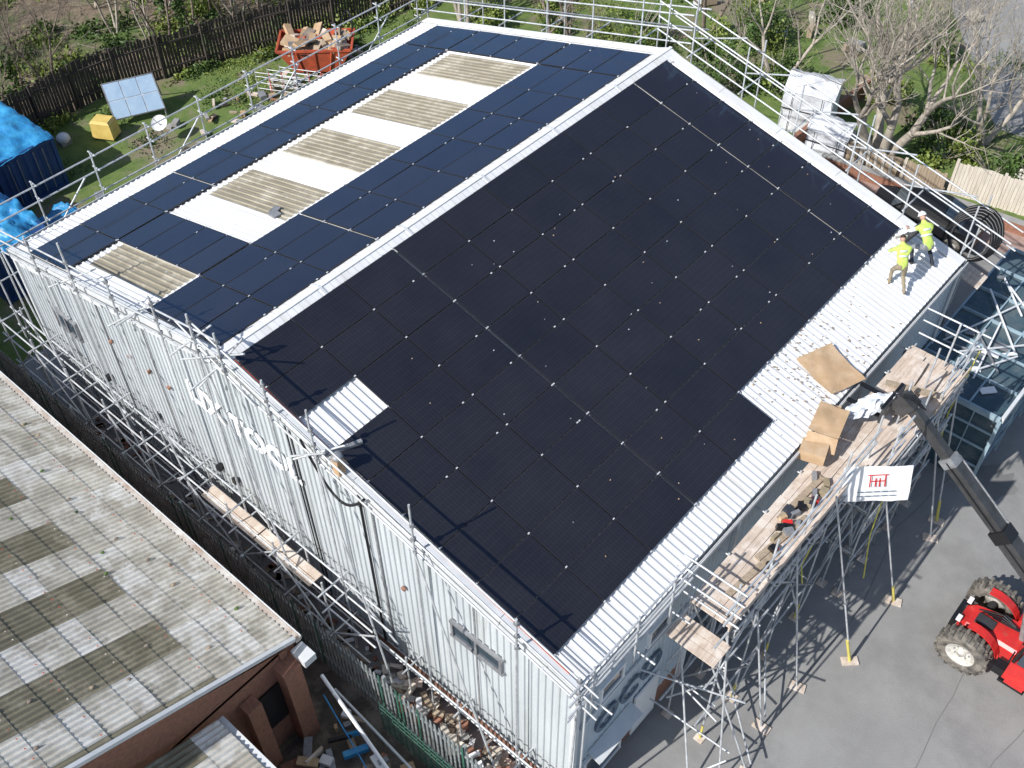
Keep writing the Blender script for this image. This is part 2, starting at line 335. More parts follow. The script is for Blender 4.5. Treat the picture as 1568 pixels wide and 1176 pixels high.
# ---------------- solar panels
def panels(name,cells,side):
    m=MB();rnd=[];uvs=[]
    n=Vector((H/10.745 if side>0 else -H/(W-10.745),0,1)).normalized()
    for (x0,x1,y0,y1) in cells:
        off=.10+random.uniform(-.004,.004);r=random.random()
        def P(x,y,o): return Vector((x,y,zr(x)))+n*o
        g_=.0115
        xa,xb=min(x0,x1)+g_,max(x0,x1)-g_;ya,yb=y0+g_,y1-g_
        tilt=random.uniform(-.006,.006);t2=random.uniform(-.006,.006)
        top=[P(xa,ya,off),P(xb,ya,off+tilt),P(xb,yb,off+tilt+t2),P(xa,yb,off+t2)]
        bot=[P(xa,ya,off-.035),P(xb,ya,off-.035),P(xb,yb,off-.035),P(xa,yb,off-.035)]
        m.add(top+bot,[(0,1,5,4),(1,2,6,5),(2,3,7,6),(3,0,4,7),(7,6,5,4)],'pframe');rnd+=[r]*5;uvs+=[(0,0)]*20
        f=.014
        def Q(i,j): return top[0].lerp(top[1],i).lerp(top[3].lerp(top[2],i),j)
        fx_=f/(xb-xa);fy=f/(yb-ya)
        inn=[Q(fx_,fy),Q(1-fx_,fy),Q(1-fx_,1-fy),Q(fx_,1-fy)]
        m.add(top+inn,[(0,1,5,4),(1,2,6,5),(2,3,7,6),(3,0,4,7)],'pframe');rnd+=[r]*4;uvs+=[(0,0)]*16
        m.add(inn,[(0,1,2,3)],'solar');rnd+=[r];uvs+=[(0,0),(0,1),(1,1),(1,0)]
    pts=set()
    for (x0,x1,y0,y1) in cells:
        for x in (x0,x1):
            for y in (y0,y1): pts.add((round(x,3),round(y,3)))
    for x,y in pts:
        for dy in (-.35,.0) if random.random()<.3 else (.0,):
            c=Vector((x,y+dy+random.uniform(-.02,.02),zr(x)))+n*.108
            m.box(c,(.032,.05,.016),'silver',ry=math.atan(n.x/n.z));rnd+=[0]*6;uvs+=[(0,0)]*24
    o=mk(name,m)
    a=o.data.attributes.new('rnd','FLOAT','FACE');a.data.foreach_set('value',rnd)
    uv=o.data.uv_layers.new(name='UVMap');uv.data.foreach_set('uv',[c for p in uvs for c in p])
Y0=.12;C=1.72;RW=1.08
def ys(k): return Y0+C*k
def cell(x0,x1,k):
    a=ys(k);b=ys(k+1)
    if k in (3,9): a+=.02
    if k in (2,8): b-=.02
    return (x0,x1,a,b)
cells=[]
for r in range(9):
    for k in range(10):
        if r==2 and k==0: continue
        if r==8 and k>=5: continue
        cells.append(cell(-10.5+RW*r,-10.5+RW*(r+1),k))
panels('solar_panel_array',cells,1)
cells=[]
for k in range(10):
    for r in range(3): cells.append(cell(-11.03-RW*(r+1),-11.03-RW*r,k))
    for r in range(2): cells.append(cell(-18.47-RW*(r+1)-.02,-18.47-RW*r-.02,k))
    if k==1 or k==9:
        for r in range(4): cells.append(cell(-14.33-1.03*(r+1),-14.33-1.03*r,k))
panels('solar_panel_array',cells,-1)
# ---------------- scaffolding
T=.027
def clampd(m,p): m.box(p,(.09,.09,.09),'tubed',rz=random.random())
def sc_gable():
    m=MB()
    y=-.32
    post=[-21.75,-19.3,-17.1,-15.0,-12.9,-11.3,-10.3,-8.8,-7.3,-4.3,-1.4,.25]
    for x in post:
        top=zr(min(x,0))+random.choice([1.25,1.35,1.75]) if x!=-4.3 else zr(x)+1.8
        m.tube((x+random.uniform(-.06,.06),y-random.uniform(0,.1),0.05),(x,y,top),T,'tube')
        for h in (.15,.6,1.1): clampd(m,(x,y,zr(min(x,0))+h))
    for h in (.12,.60,1.08):
        for a,b in ((-22.6,RX+.5),(RX-.6,.7)):
            za=zr(max(a,-W)) if a>-W else E-.25;zb=zr(b) if b<0 else E-.18
            m.tube((a,y+.05,za+h),(b,y+.05,zb+h),T,'tube')
    for a,b in (((-11.9,-.5,E+2.2),(-9.6,-.1,E+3.6)),((-11.2,-.6,E+1.8),(-10.2,.3,E+3.4)),((-12.2,-.2,E+3.1),(-9.3,-.35,E+2.3)),((-10.9,-1.0,E+2.2),(-10.6,.5,E+2.75)),((-15.2,-.6,E+1.3),(-13.6,.2,E+2.6)),((-14.5,-.7,E+1.8),(-14.2,.4,E+2.1)),((-7.8,-.6,E+1.8),(-6.9,.3,E+2.2)),((-8.2,-.4,E+1.4),(-6.9,-.35,E+2.5)),((-18.2,-.6,E+.9),(-16.9,.3,E+1.7)),((-12.4,-.5,E+2.0),(-11.3,.2,E+3.2))): m.tube(a,b,T,'tube')
    for a,b in ((-21.2,-18.6),(-17.9,-15.4),(-15.3,-12.8),(-11.0,-8.4),(-7.2,-5.2),(-4.2,-1.6)):
        m.tube((a,-.42,zr(a)+.3),(b,-.9,1.2),T,'tube')
    for z in (1.3,2.55,3.3):
        m.tube((-23,-.36,z),(-5.6 if z>2 else -1,-.36,z),T,'tube')
        m.tube((-23,-.92,z),(-5.6 if z>2 else -6,-.92,z),T,'tube')
    x=-22.6;i=0
    while x<-6:
        m.tube((x,-.92,0),(x,-.92,3.7),T,'tube')
        for z in (1.3,2.55,3.3): m.tube((x+.06,-1.15,z+.05),(x+.06,-.1,z+.05),T,'tube');clampd(m,(x,-.92,z))
        if i%2==0: m.tube((x,-.97,1.3),(x+1.9,-.97,3.3),T,'tube');m.tube((x,-.30,3.3),(x+1.9,-.30,2.0),T,'tube')
        else: m.tube((x,-.97,3.3),(x+1.9,-.97,1.3),T,'tube')
        x+=1.9;i+=1
    for x in (-5,-3.2,-1.2,.4):
        m.tube((x,-.5,0),(x,-.5,2.2),T,'tube');m.tube((x,-.7,1.6),(x,0,1.6),T,'tube')
    m.tube((-6,-.5,1.9),(.9,-.5,1.9),T,'tube')
    for x0 in (-11.6,-9.3):
        for j in range(2): m.box((x0,-.50-j*.24,2.64),(2.25,.22,.04),'board')
    mk('gable_scaffolding',m)
sc_gable()
def sc_left():
    m=MB();x=-22.35
    yy=-.5
    while yy<19:
        m.tube((x,yy,0),(x,yy,E+1.25),T,'tube')
        for h in (-.2,.55,1.1): m.tube((x-.25,yy+.07,E+h),(x+.12,yy+.07,E+h),T,'tube')
        m.tube((x-.7,yy+.2,.1),(x,yy+.2,3.6),T,'tube')
        yy+=2.05
    for h in (-.2,.55,1.08):
        m.tube((x+.05,-1.1,E+h),(x+.05,10,E+h),T,'tube');m.tube((x+.0,9.6,E+h+.02),(x+.0,L+1.2,E+h+.02),T,'tube')
    m.tube((x-.05,-.5,E-1.4),(x-.05,18,E-1.4),T,'tube')
    for i in range(4): m.tube((x,1+i*4.4,E-1.4),(x,3.2+i*4.4,E+.5),T,'tube')
    mk('eaves_guard_scaffolding',m)
sc_left()
def sc_far():
    m=MB();y=L+.55
    for x in np.arange(-22.2,.8,2.0):
        zt=zr(min(max(x,-W),0))
        m.tube((x,y,0),(x,y,zt+1.5),T,'tube')
        m.tube((x+.08,y-.4,zt+.1),(x+.08,y+.9,zt+.1),T,'tube')
        if int(x)%4==0: m.tube((x,y+1.0,0),(x,y+1.0,zt+1.3),T,'tube')
    for yy,hs in ((y-.05,(.15,.6,1.1)),(y+.95,(.2,.9))):
        for h in hs:
            m.tube((-22.9,yy,E-.3+h),(RX+.5,yy,E+H+.1+h),T,'tube');m.tube((RX-.8,yy,E+H+.15+h),(1.0,yy,E-.25+h),T,'tube')
    for i in range(5):
        m.tube((RX+i*2,y+1,E+H-i*.5-.2),(RX+2.4+i*2,y,E+H-i*.5+1.1),T,'tube')
    for a in ((RX-.4,y-.2),(RX+.3,y+.3),(RX,y+.8)): m.tube((a[0],a[1],4),(a[0]+.1,a[1],E+H+1.7),T,'tube')
    for j in range(3): m.beam((RX+.2,y+.2+j*.24,E+H-1.0),(.6,y+.2+j*.24,E-1.2),.22,.04,'board')
    mk('far_gable_scaffolding',m)
sc_far()
def lattice(m,p,q,h,n,k='tube'):
    p=Vector(p);q=Vector(q);m.tube(p,q,T,k);u=Vector((0,0,-h));m.tube(p+u,q+u,T,k)
    for i in range(n):
        a=p.lerp(q,i/n);b=p.lerp(q,(i+1)/n)
        m.tube(a,a+u,.018,k,5);m.tube(a+u if i%2 else a,b if i%2 else b+u,.018,k,5)
def sc_right():
    m=MB()
    Y=[3.6,5.1,6.7,8.3,9.8,11.3,12.8,14.0]
    D=5.72;XB=1.95
    for i,y in enumerate(Y):
        for x in (.42,1.45)+((XB,) if y>9 else ()):
            top=E+1.15 if x>1 else D+.1
            m.tube((x,y,0),(x,y,top),T,'tube')
            m.box((x,y,.03),(.25,.25,.04),'board')
            if x>1 and y<9: m.tube((x,y,.05),(x,y,.75),.035,'padyel')
        xo=XB+.1 if y>9 else 1.6
        for z in (1.9,3.8,D-.06): m.tube((.1,y+.06,z),(xo,y+.06,z),T,'tube')
        m.tube((.42,y,1.9),(1.45,y,3.8),T,'tubed');m.tube((1.45,y,3.8),(.42,y,D),T,'tubed')
    for x in (.42,1.45):
        for z in (1.9,3.8,D-.05,): m.tube((x+.05,2.9,z),(x+.05,14.4,z),T,'tube')
    for z in (1.9,3.8,D-.05,E+.15,E+.62,E+1.05):
        m.tube((XB+.05,9.5,z),(XB+.05,10.4,z),T,'tube') if z>E else m.tube((XB+.05,9.5,z),(XB+.05,14.3,z),T,'tube')
        if z>E: m.tube((XB+.05,12.4,z),(XB+.05,14.3,z),T,'tube');m.tube((.5,14.1,z),(XB+.3,14.1,z),T,'tube')
    for z in (E+.15,E+.62): m.tube((1.5,3.1,z),(1.5,9.9,z),T,'tube')
    for z in (E-.25,E+.15,E+.62,E+1.05):
        m.tube((.1,3.5,z),(1.7,3.5,z),T,'tube')
        if z>E: m.tube((.3,-.7,z-.02),(.3,3.7,z-.02),T,'tube')
    m.tube((.2,-.6,E-.35),(.2,3.2,E-.35),T,'tube')
    for y in (.1,1.6,2.9):
        m.tube((.30,y,E-.8),(.30,y,E+1.15),T,'tube');m.tube((.02,y+.06,E-.35),(.8,y+.06,E-.35),T,'tube')
    for i in range(7):
        a,b=Y[i],Y[i+1];z0,z1=(0.3,3.8) if i%2 else (3.8,.3)
        m.tube((1.5,a,z0),(1.5,b,z1),T,'tube');m.tube((1.5,a,D if i%2 else 3.8),(1.5,b,3.8 if i%2 else D),T,'tube')
        m.tube((.5,a,1.9),(.5,b,3.8),T,'tubed');m.tube((1.6,a,1.9 if i%2 else 3.8),(1.6,b,3.8 if i%2 else 1.9),T,'tubed')
    lattice(m,(1.6,3.6,D-.12),(1.6,9.8,D-.12),.45,16);lattice(m,(.5,3.6,D-.12),(.5,14,D-.12),.45,24,'tubed')
    lattice(m,(XB+.12,9.4,D-.12),(XB+.12,14.3,D-.12),.55,14);lattice(m,(XB+.12,9.4,4.0),(XB+.12,14.3,4.0),.45,14);lattice(m,(1.5,9.0,3.2),(1.5,14.3,3.2),.45,12,'tubed')
    for y in (9.5,10.6,11.8,13,14.1): lattice(m,(.3,y,D-.2),(XB+.2,y,D-.2),.4,6,'tubed')
    for a,b in (((1.3,3.6,3.6),(2.9,3.6,0)),((1.5,3.5,5.4),(2.5,2.9,0)),((1.5,4.9,4.8),(2.5,4.9,0)),((1.6,7.7,6.4),(3.3,8.1,0.05)),((1.5,6.6,5),(2.6,6.5,0)),((1.95,10.0,5.2),(3.3,10.6,.05)),((1.95,12.8,5.6),(3.1,13.3,.05)),((1.95,14,5.6),(2.95,14.0,.05)),((.4,3.5,4),(2.0,2.3,0)),((.4,3.5,2.2),(1.9,3.2,2.2)),((-.1,2.5,3.4),(2.3,3.6,3.1)),((.1,3.1,1.2),(2.4,3.3,1.0)),((.2,3.6,5.2),(1.7,3.6,3.4)),((1.5,3.4,3.4),(.4,3.4,1.2)),((2.5,2.9,1.4),(2.0,2.3,.9)),((2.9,3.6,.6),(1.3,5.1,.6)),((2.5,4.9,.6),(1.3,6.7,1.0))):
        m.tube(a,b,T,'tube')
    for p,q in (((3.05,8.02,.95),(3.3,8.1,.03)),((2.80,14.0,.9),(2.95,14,.05)),((3.15,10.53,.7),(3.3,10.6,.05))): m.tube(p,q,.045,'padyel')
    for p in ((3.3,8.1),(2.95,14),(3.3,10.6),(3.1,13.3),(2.5,4.9),(2.9,3.6),(2.6,6.5)): m.box((p[0],p[1],.03),(.45,.25,.05),'board',rz=random.random())
    for y in (10.5,12,13.4): m.tube((.4,y,0),(XB,y+.7,3.9),T,'tubed');m.tube((XB,y,0),(.5,y+.5,5),T,'tubed')
    for j in range(5):
        y=3.5
        while y<9.6:
            l=random.choice([2.4,3.0,3.9]);l=min(l,9.6-y)
            m.box((.52+j*.225,y+l/2,D+random.uniform(0,.012)),(.215,l-.02,.038),'board',rz=random.uniform(-.006,.006));y+=l
    for j in range(7):
        m.box((.52+j*.225,11.9,D+random.uniform(0,.012)),(.215,4.6,.038),'board',rz=random.uniform(-.006,.006))
    for j in range(3): m.box((1.0,3.35-j*.235,D-.55),(1.3,.222,.04),'board')
    m.box((1.52,6.4,D+.13),(.035,6.0,.2),'board');m.box((XB+.1,13.2,D+.13),(.035,2.0,.2),'board')
    for i in range(3): m.box((.95+random.uniform(-.2,.2),5.0+i*1.3,D+.07),(.16,1.8,.04),'wood',rz=random.uniform(-.15,.15))
    for i in range(4): m.box((.85+i*.24,12.7+random.uniform(-.2,.2),D+.08+(i%2)*.045),(.22,2.1,.04),'board',rz=random.uniform(-.06,.12))
    m.box((1.2,12.5,D+.2),(1.3,.2,.04),'wood',rz=.35)
    for p,q in (((2.1,10,5.3),(2.5,9.6,1.6)),((1.6,7.2,5.2),(1.7,7.0,3.6)),((2.1,14.2,6.6),(2.2,14.0,2.4))): m.path([p,(p[0]*.4+q[0]*.6-.15,p[1]*.5+q[1]*.5,(p[2]+q[2])/2-.3),q],.018,'rope')
    mk('access_scaffolding',m)
sc_right()
m=MB()
for i in range(22):
    k=random.choice(['black','red','tubed','navy','card','tubed','khaki','black']);y=random.uniform(5.4,8.6)
    m.box((1.05+random.uniform(-.35,.35),y,5.83),(random.uniform(.1,.3),random.uniform(.08,.25),random.uniform(.06,.2)),k,rz=random.random()*3,taper=.8)
mk('tool_pile',m)
m=MB()
m.cloth((-1.4,10.8,zr(-1.4)+.06),(1.25,-.26,-.29),(.4,1.1,.02),12,12,.07,'card',sc=1.2);mk('cardboard_sheet',m)
m=MB()
m.cloth((.05,9.0,E+.3),(.7,.3,-.1),(-.2,.9,.15),8,8,.08,'card');m.cloth((.05,9.0,E+.28),(.1,-.25,-.3),(.7,.3,-.1),8,4,.04,'card',seed=4);m.box((.4,8.8,E-.1),(.65,.45,.35),'card',rz=.3);m.box((.2,9.95,E+.1),(.45,.6,.03),'card',rz=.5,rx=.3)
mk('cardboard_box',m)
m=MB()
for i in range(5): m.cloth((.35+i*.1,10.2+i*.12,E-.1+i*.05),(.5,.1,.25),(.0,.55,.2),8,8,.16,'frost',sc=4,seed=i*3)
mk('plastic_wrapping',m)
m=MB();rs=random.Random(4)
for i in range(260):
    y=rs.gauss(11,1.3);x=rs.uniform(-1.9,-.05);s=rs.uniform(.012,.045)
    if y<9: continue
    m.box((x,y,zr(x)+.045),(s,s*1.4,.01),'mud',rz=rs.random()*3)
for i in range(60):
    x=rs.uniform(-9,-.1);y=rs.uniform(1,17);m.box((x,y,zr(x)+.125),(.03,.02,.015),rs.choice(['mud','card','tubed','silver']),rz=rs.random()*3)
mk('roof_debris',m)
m=MB()
p0=Vector((1.55,8.35,E-.75));u=Vector((1.2,1.25,-.1));v=Vector((-.25,.25,.95))
m.cloth(p0,u,v,16,8,.09,'whitep',sc=1.4)
n=u.cross(v).normalized();s_=.06
for a,b,c_,d in ((.38,.40,.45,.78),(.60,.62,.45,.78),(.46,.48,.45,.70),(.52,.54,.45,.70),(.35,.65,.77,.80),(.40,.60,.60,.63)):
    m.quad(p0+u*a+v*c_+n*s_,p0+u*b+v*c_+n*s_,p0+u*b+v*d+n*s_,p0+u*a+v*d+n*s_,'red')
for r in range(2):
    for a in (.22,.34,.46,.58,.70): m.quad(p0+u*a+v*(.18+r*.12)+n*s_,p0+u*(a+.09)+v*(.18+r*.12)+n*s_,p0+u*(a+.09)+v*(.21+r*.12)+n*s_,p0+u*a+v*(.21+r*.12)+n*s_,'letterd')
mk('banner_sign',m)
m=MB();ps=[]
for i in range(15):
    t=i/14;x=-7.9+t*2.0;ps.append((x,-.25,zr(x)+.1-math.sin(t*math.pi)*1.1))
m.path(ps,.035,'black');mk('hose',m)
m=MB();m.box((-6.75,-.15,zr(-6.75)+.3),(.2,.2,.5),'card');m.ell((-6.75,-.15,zr(-6.75)+.6),(.14,.14,.1),'tubed');m.box((-7.1,.3,zr(-7.1)+.12),(.9,.1,.08),'tubed',rz=1.2);mk('post_bracket',m)
# ---------------- neighbouring roof
def nz(y): return 4.0+.40*(-2.6-y) if y>-10.2 else 4.0+.4*7.6-.4*(-10.2-y)
NB=empty('neighbouring_warehouse')
def ncorr(name,x0,x1,ysl,zf,fn):
    m=MB();p=.152;xs=[]
    x=x0
    while x<x1: xs.append(x);x+=p/6
    n=len(xs)
    for j in range(len(ysl)-1):
        a,b=ysl[j],ysl[j+1]
        o=len(m.v)
        for y,dz in ((a+.04 if j else a,.016),(b,.0)):
            for x in xs:
                dd=.006*noise.noise(Vector((int(x/1.06)*3.1,j*1.7,0)))
                m.v.append((x,y+dd*3,zf(y)+dz+dd+.028*math.cos(2*math.pi*x/p)))
        for i in range(n-1):
            k=fn((xs[i]+xs[i+1])/2,(a+b)/2)
            m.f.append((o+i,o+n+i,o+n+i+1,o+i+1));m.m.append(m.mi(k));m.smooth.append(True)
    mk(name,m,NB)
def nf(x,y):
    t=(x+.35)%2.15
    r=int((-y-2.5)/.75)
    if y<-4.4 and t<1.06: return 'grpo'
    if y<-4.4: return 'fcl' if (r%2==0) else 'fc'
    return 'fcl' if (math.sin(int(x/1.06)*12.9898+r*78.2)*43758)%1<.35 else 'fc'
ncorr('roof',-32,-6.6,[-2.5,-3.2,-3.9,-4.55,-5.1,-5.8,-6.3,-7.0,-7.5,-8.2,-8.7,-9.4,-10.2,-12,-14,-16],nz,nf)
m=MB()
m.beam((-32,-2.42,3.9),(-6.5,-2.42,3.9),.14,.12,'rust');m.beam((-32,-2.33,3.94),(-6.5,-2.33,3.94),.02,.14,'trim')
m.beam((-6.55,-2.5,4.0),(-6.55,-10.2,7.04),.10,.12,'trim')
m.box((-19,-2.85,1.9),(24.8,.2,3.8),'brick')
m.box((-6.75,-9,1.9),(.2,13,3.8),'brick')
m.add([(-6.65,-2.75,3.7),(-6.65,-10.2,3.7),(-6.65,-10.2,6.85)],[(0,1,2)],'brick')
m.box((-6.45,-2.95,1.75),(.5,.5,3.5),'brick');m.box((-6.45,-4.1,1.6),(.35,.4,3.2),'brick');m.box((-6.6,-3.5,2.0),(.05,.7,1.6),'black')
m.box((-6.3,-2.5,3.55),(.5,.35,.25),'trim')
for y in (-3.2,-4.55,-5.8,-7.0,-8.2):
    x=-31.8
    while x<-6.7:
        m.box((x,y-.05,nz(y)+.045),(.03,.03,.03),'skipred' if random.random()<.5 else 'rust');x+=.304
for i in range(60):
    x=random.uniform(-24,-7);y=random.uniform(-9,-2.7);m.ell((x,y,nz(y)+.03),(.05,.07,.02),random.choice(['leaf','mud','barkd']),6,4)
mk('walls_and_gutter',m,NB)
def lz(y): return 3.75+.34*(-4.9-y)
ncorr('lower_roof',-6.45,-2.6,[-4.95,-5.7,-6.3,-7.0,-7.8,-9.5,-12],lz,lambda x,y:'grpo' if ((x+.2)%2.15<.9) and y<-5.6 else ('fcl' if int(x/1.06)%2 else 'fc'))
m=MB();m.beam((-6.45,-4.86,3.65),(-2.5,-4.86,3.65),.16,.12,'trim');m.box((-4.5,-5.15,1.8),(4.1,.18,3.55),'concrete');m.box((-2.65,-8.5,1.8),(.18,7,3.5),'concrete')
m.beam((-2.5,-4.9,3.75),(-2.5,-12,6.15),.14,.14,'trim')
m.box((-5.2,-5.04,1.2),(1.0,.06,2.0),'skipred')
mk('lower_walls',m,NB)
# ---------------- palisade fence
m=MB();x=-27
while x<3:
    k='palis' if random.random()<.85 else 'green'
    hgt=2.25+random.uniform(-.02,.02)
    m.box((x,-1.35,hgt/2+.05),(.065,.02,hgt),k,ry=random.uniform(-.012,.012))
    m.add([(x-.032,-1.36,hgt+.05),(x+.032,-1.36,hgt+.05),(x,-1.36,hgt+.16)],[(0,1,2)],k)
    x+=.15
for z in (.45,1.85): m.beam((-27,-1.31,z),(3,-1.31,z),.05,.05,'palis')
x=-27
while x<3: m.box((x,-1.27,1.15),(.08,.08,2.3),'palis');x+=2.75
mk('palisade_fence',m)
m=MB()
for i in range(22): m.box((-4.9+i*.22,-1.62,.8),(.02,.02,1.5),'green')
for i in range(7): m.beam((-4.9,-1.62,.15+i*.22),(-.1,-1.62,.15+i*.22),.02,.02,'green')
mk('green_mesh_fence',m)
m=MB()
for i in range(75):
    x=random.uniform(-6,-1.2);y=random.uniform(-.95,-.2)
    m.box((x,y,random.uniform(.1,.4)),(random.uniform(.15,.6),random.uniform(.1,.25),random.uniform(.04,.12)),random.choice(['board','woodpale','concrete','whitep','wood','woodpale','brick']),rz=random.random()*3,rx=random.uniform(-.3,.3))
for i in range(110):
    x=random.uniform(-20,-6);y=random.uniform(-.95,-.2)
    m.box((x,y,.08),(random.uniform(.1,.4),random.uniform(.05,.2),.05),random.choice(['board','wood','concrete','whitep','brick']),rz=random.random()*3)
mk('rubble_pile',m)
m=MB()
for i in range(7): m.box((-3.1+i*.17,-3.35,.62),(.11,1.0,.03),'woodpale')
for i in range(3): m.box((-2.6,-3.75+i*.4,.54),(1.15,.09,.1),'wood')
mk('timber_pallet',m)
m=MB();m.tube((-6.3,-2.2,2.1),(-1.4,-3.0,.9),.05,'whitep',8);m.beam((-6.1,-2.4,1.6),(-1.6,-3.5,.5),.03,.03,'tarp');m.tube((-6.2,-2.0,1.2),(-1,-2.2,.5),.035,'trim');mk('gutter_pipe',m)
m=MB()
for i in range(80):
    m.box((random.uniform(-6,-.5),random.uniform(-4.6,-1.9),random.uniform(.06,.4)),(random.uniform(.1,.7),random.uniform(.06,.3),random.uniform(.04,.25)),random.choice(['tarp','whitep','wood','card','black','tubed','green','concrete','brick','board']),rz=random.random()*3,ry=random.uniform(-.2,.2))
mk('yard_junk',m)
m=MB()
for i in range(6): m.box((-21.8+i*.28,-1.9,1.0),(.1,.08,1.4),'board',ry=.3)
for z in (.5,1.1,1.6): m.beam((-22,-1.88,z),(-20.2,-1.88,z),.1,.03,'board')
mk('timber_crate',m)
# ---------------- glazed steel canopy
def canopy():
    m=MB();x0,x1,y0,y1,z=.1,3.1,15.9,23.5,3.1
    M['cglass']=mat('tinted_glass',(.075,.12,.145),(.04,.075,.10),1.2,.12,c3=(.12,.15,.16),s3=1.0)
    M['bluest']=mat('blue_grey_steel',(.36,.48,.54),(.25,.34,.40),2,.5)
    m.box(((x0+x1)/2,(y0+y1)/2,z-.05),(x1-x0,y1-y0,.02),'cglass')
    for x in np.linspace(x0,x1,4): m.beam((x,y0,z),(x,y1,z),.05,.10,'bluest')
    for i,y in enumerate(np.linspace(y0,y1,7)): m.beam((x0,y,z+.003),(x1,y,z+.003),.05,.12,'bluest')
    m.beam((x0,y0-.03,z+.01),(x1,y0-.03,z+.01),.08,.2,'bluest');m.beam((x1+.03,y0,z+.01),(x1+.03,y1,z+.01),.10,.2,'trim')
    for x in (x0+.1,x1): m.box((x,y0,z/2),(.10,.10,z),'bluest')
    for y in np.linspace(y0,y1,5): m.box((x1,y,z/2),(.08,.08,z),'bluest')
    for zz in (.9,1.7,2.4): m.beam((x0,y0+.0,zz),(x1,y0,zz),.05,.07,'bluest');m.beam((x1,y0,zz),(x1,y1,zz),.05,.07,'bluest')
    m.box(((x0+x1)/2,y0+.06,1.5),(x1-x0,.02,2.9),'cglass');m.box((x1-.06,(y0+y1)/2,1.5),(.02,y1-y0,2.9),'cglass')
    for x in np.linspace(x0,x1,5): m.box((x,y0-.02,1.5),(.03,.03,3.0),'bluest')
    rs=random.Random(8)
    for i in range(9): m.beam((rs.uniform(.3,1.5),rs.uniform(16.5,22),z+.1),(rs.uniform(1.6,2.9),rs.uniform(16.5,22),z+.12),.05,.04,rs.choice(['whitep','tubed','trim']))
    for i in range(10): m.box((rs.uniform(.4,2.9),rs.uniform(16.2,22),z+.02),(rs.uniform(.2,.6),rs.uniform(.1,.3),.04),rs.choice(['trim','tubed','whitep']),rz=rs.random())
    mk('glazed_canopy',m)
canopy()
# ---------------- telehandler
def wheel(m,c,R,w,s):
    prof=[(R*.56,w*.40),(R*.86,w*.5),(R*.96,w*.42),(R*.98,0),(R*.96,-w*.42),(R*.86,-w*.5),(R*.56,-w*.40)]
    m.lathe(c,(0,1,0),prof,'tyre')
    m.lathe(c,(0,1,0),[(0.001,s*w*.10),(R*.2,s*w*.12),(R*.42,s*w*.16),(R*.5,s*w*.4),(R*.58,s*w*.42)],'hub')
    m.lathe(c,(0,1,0),[(0.001,s*w*.34),(R*.16,s*w*.34),(R*.2,s*w*.1)],'hub')
    for i in range(8):
        t=i*math.pi/4;m.box((c[0]+math.cos(t)*R*.3,c[1]+s*w*.17,c[2]+math.sin(t)*R*.3),(.04,.05,.04),'tubed')
    for i in range(20):
        for sd in (-1,1):
            t=2*math.pi*(i+.5*(sd>0))/20;cc=(c[0]+math.cos(t)*R*1.0,c[1]+sd*w*.24,c[2]+math.sin(t)*R*1.0)
            m.box(cc,(.08,w*.46,.07),'tyre',ry=-t+math.pi/2,rz=0)
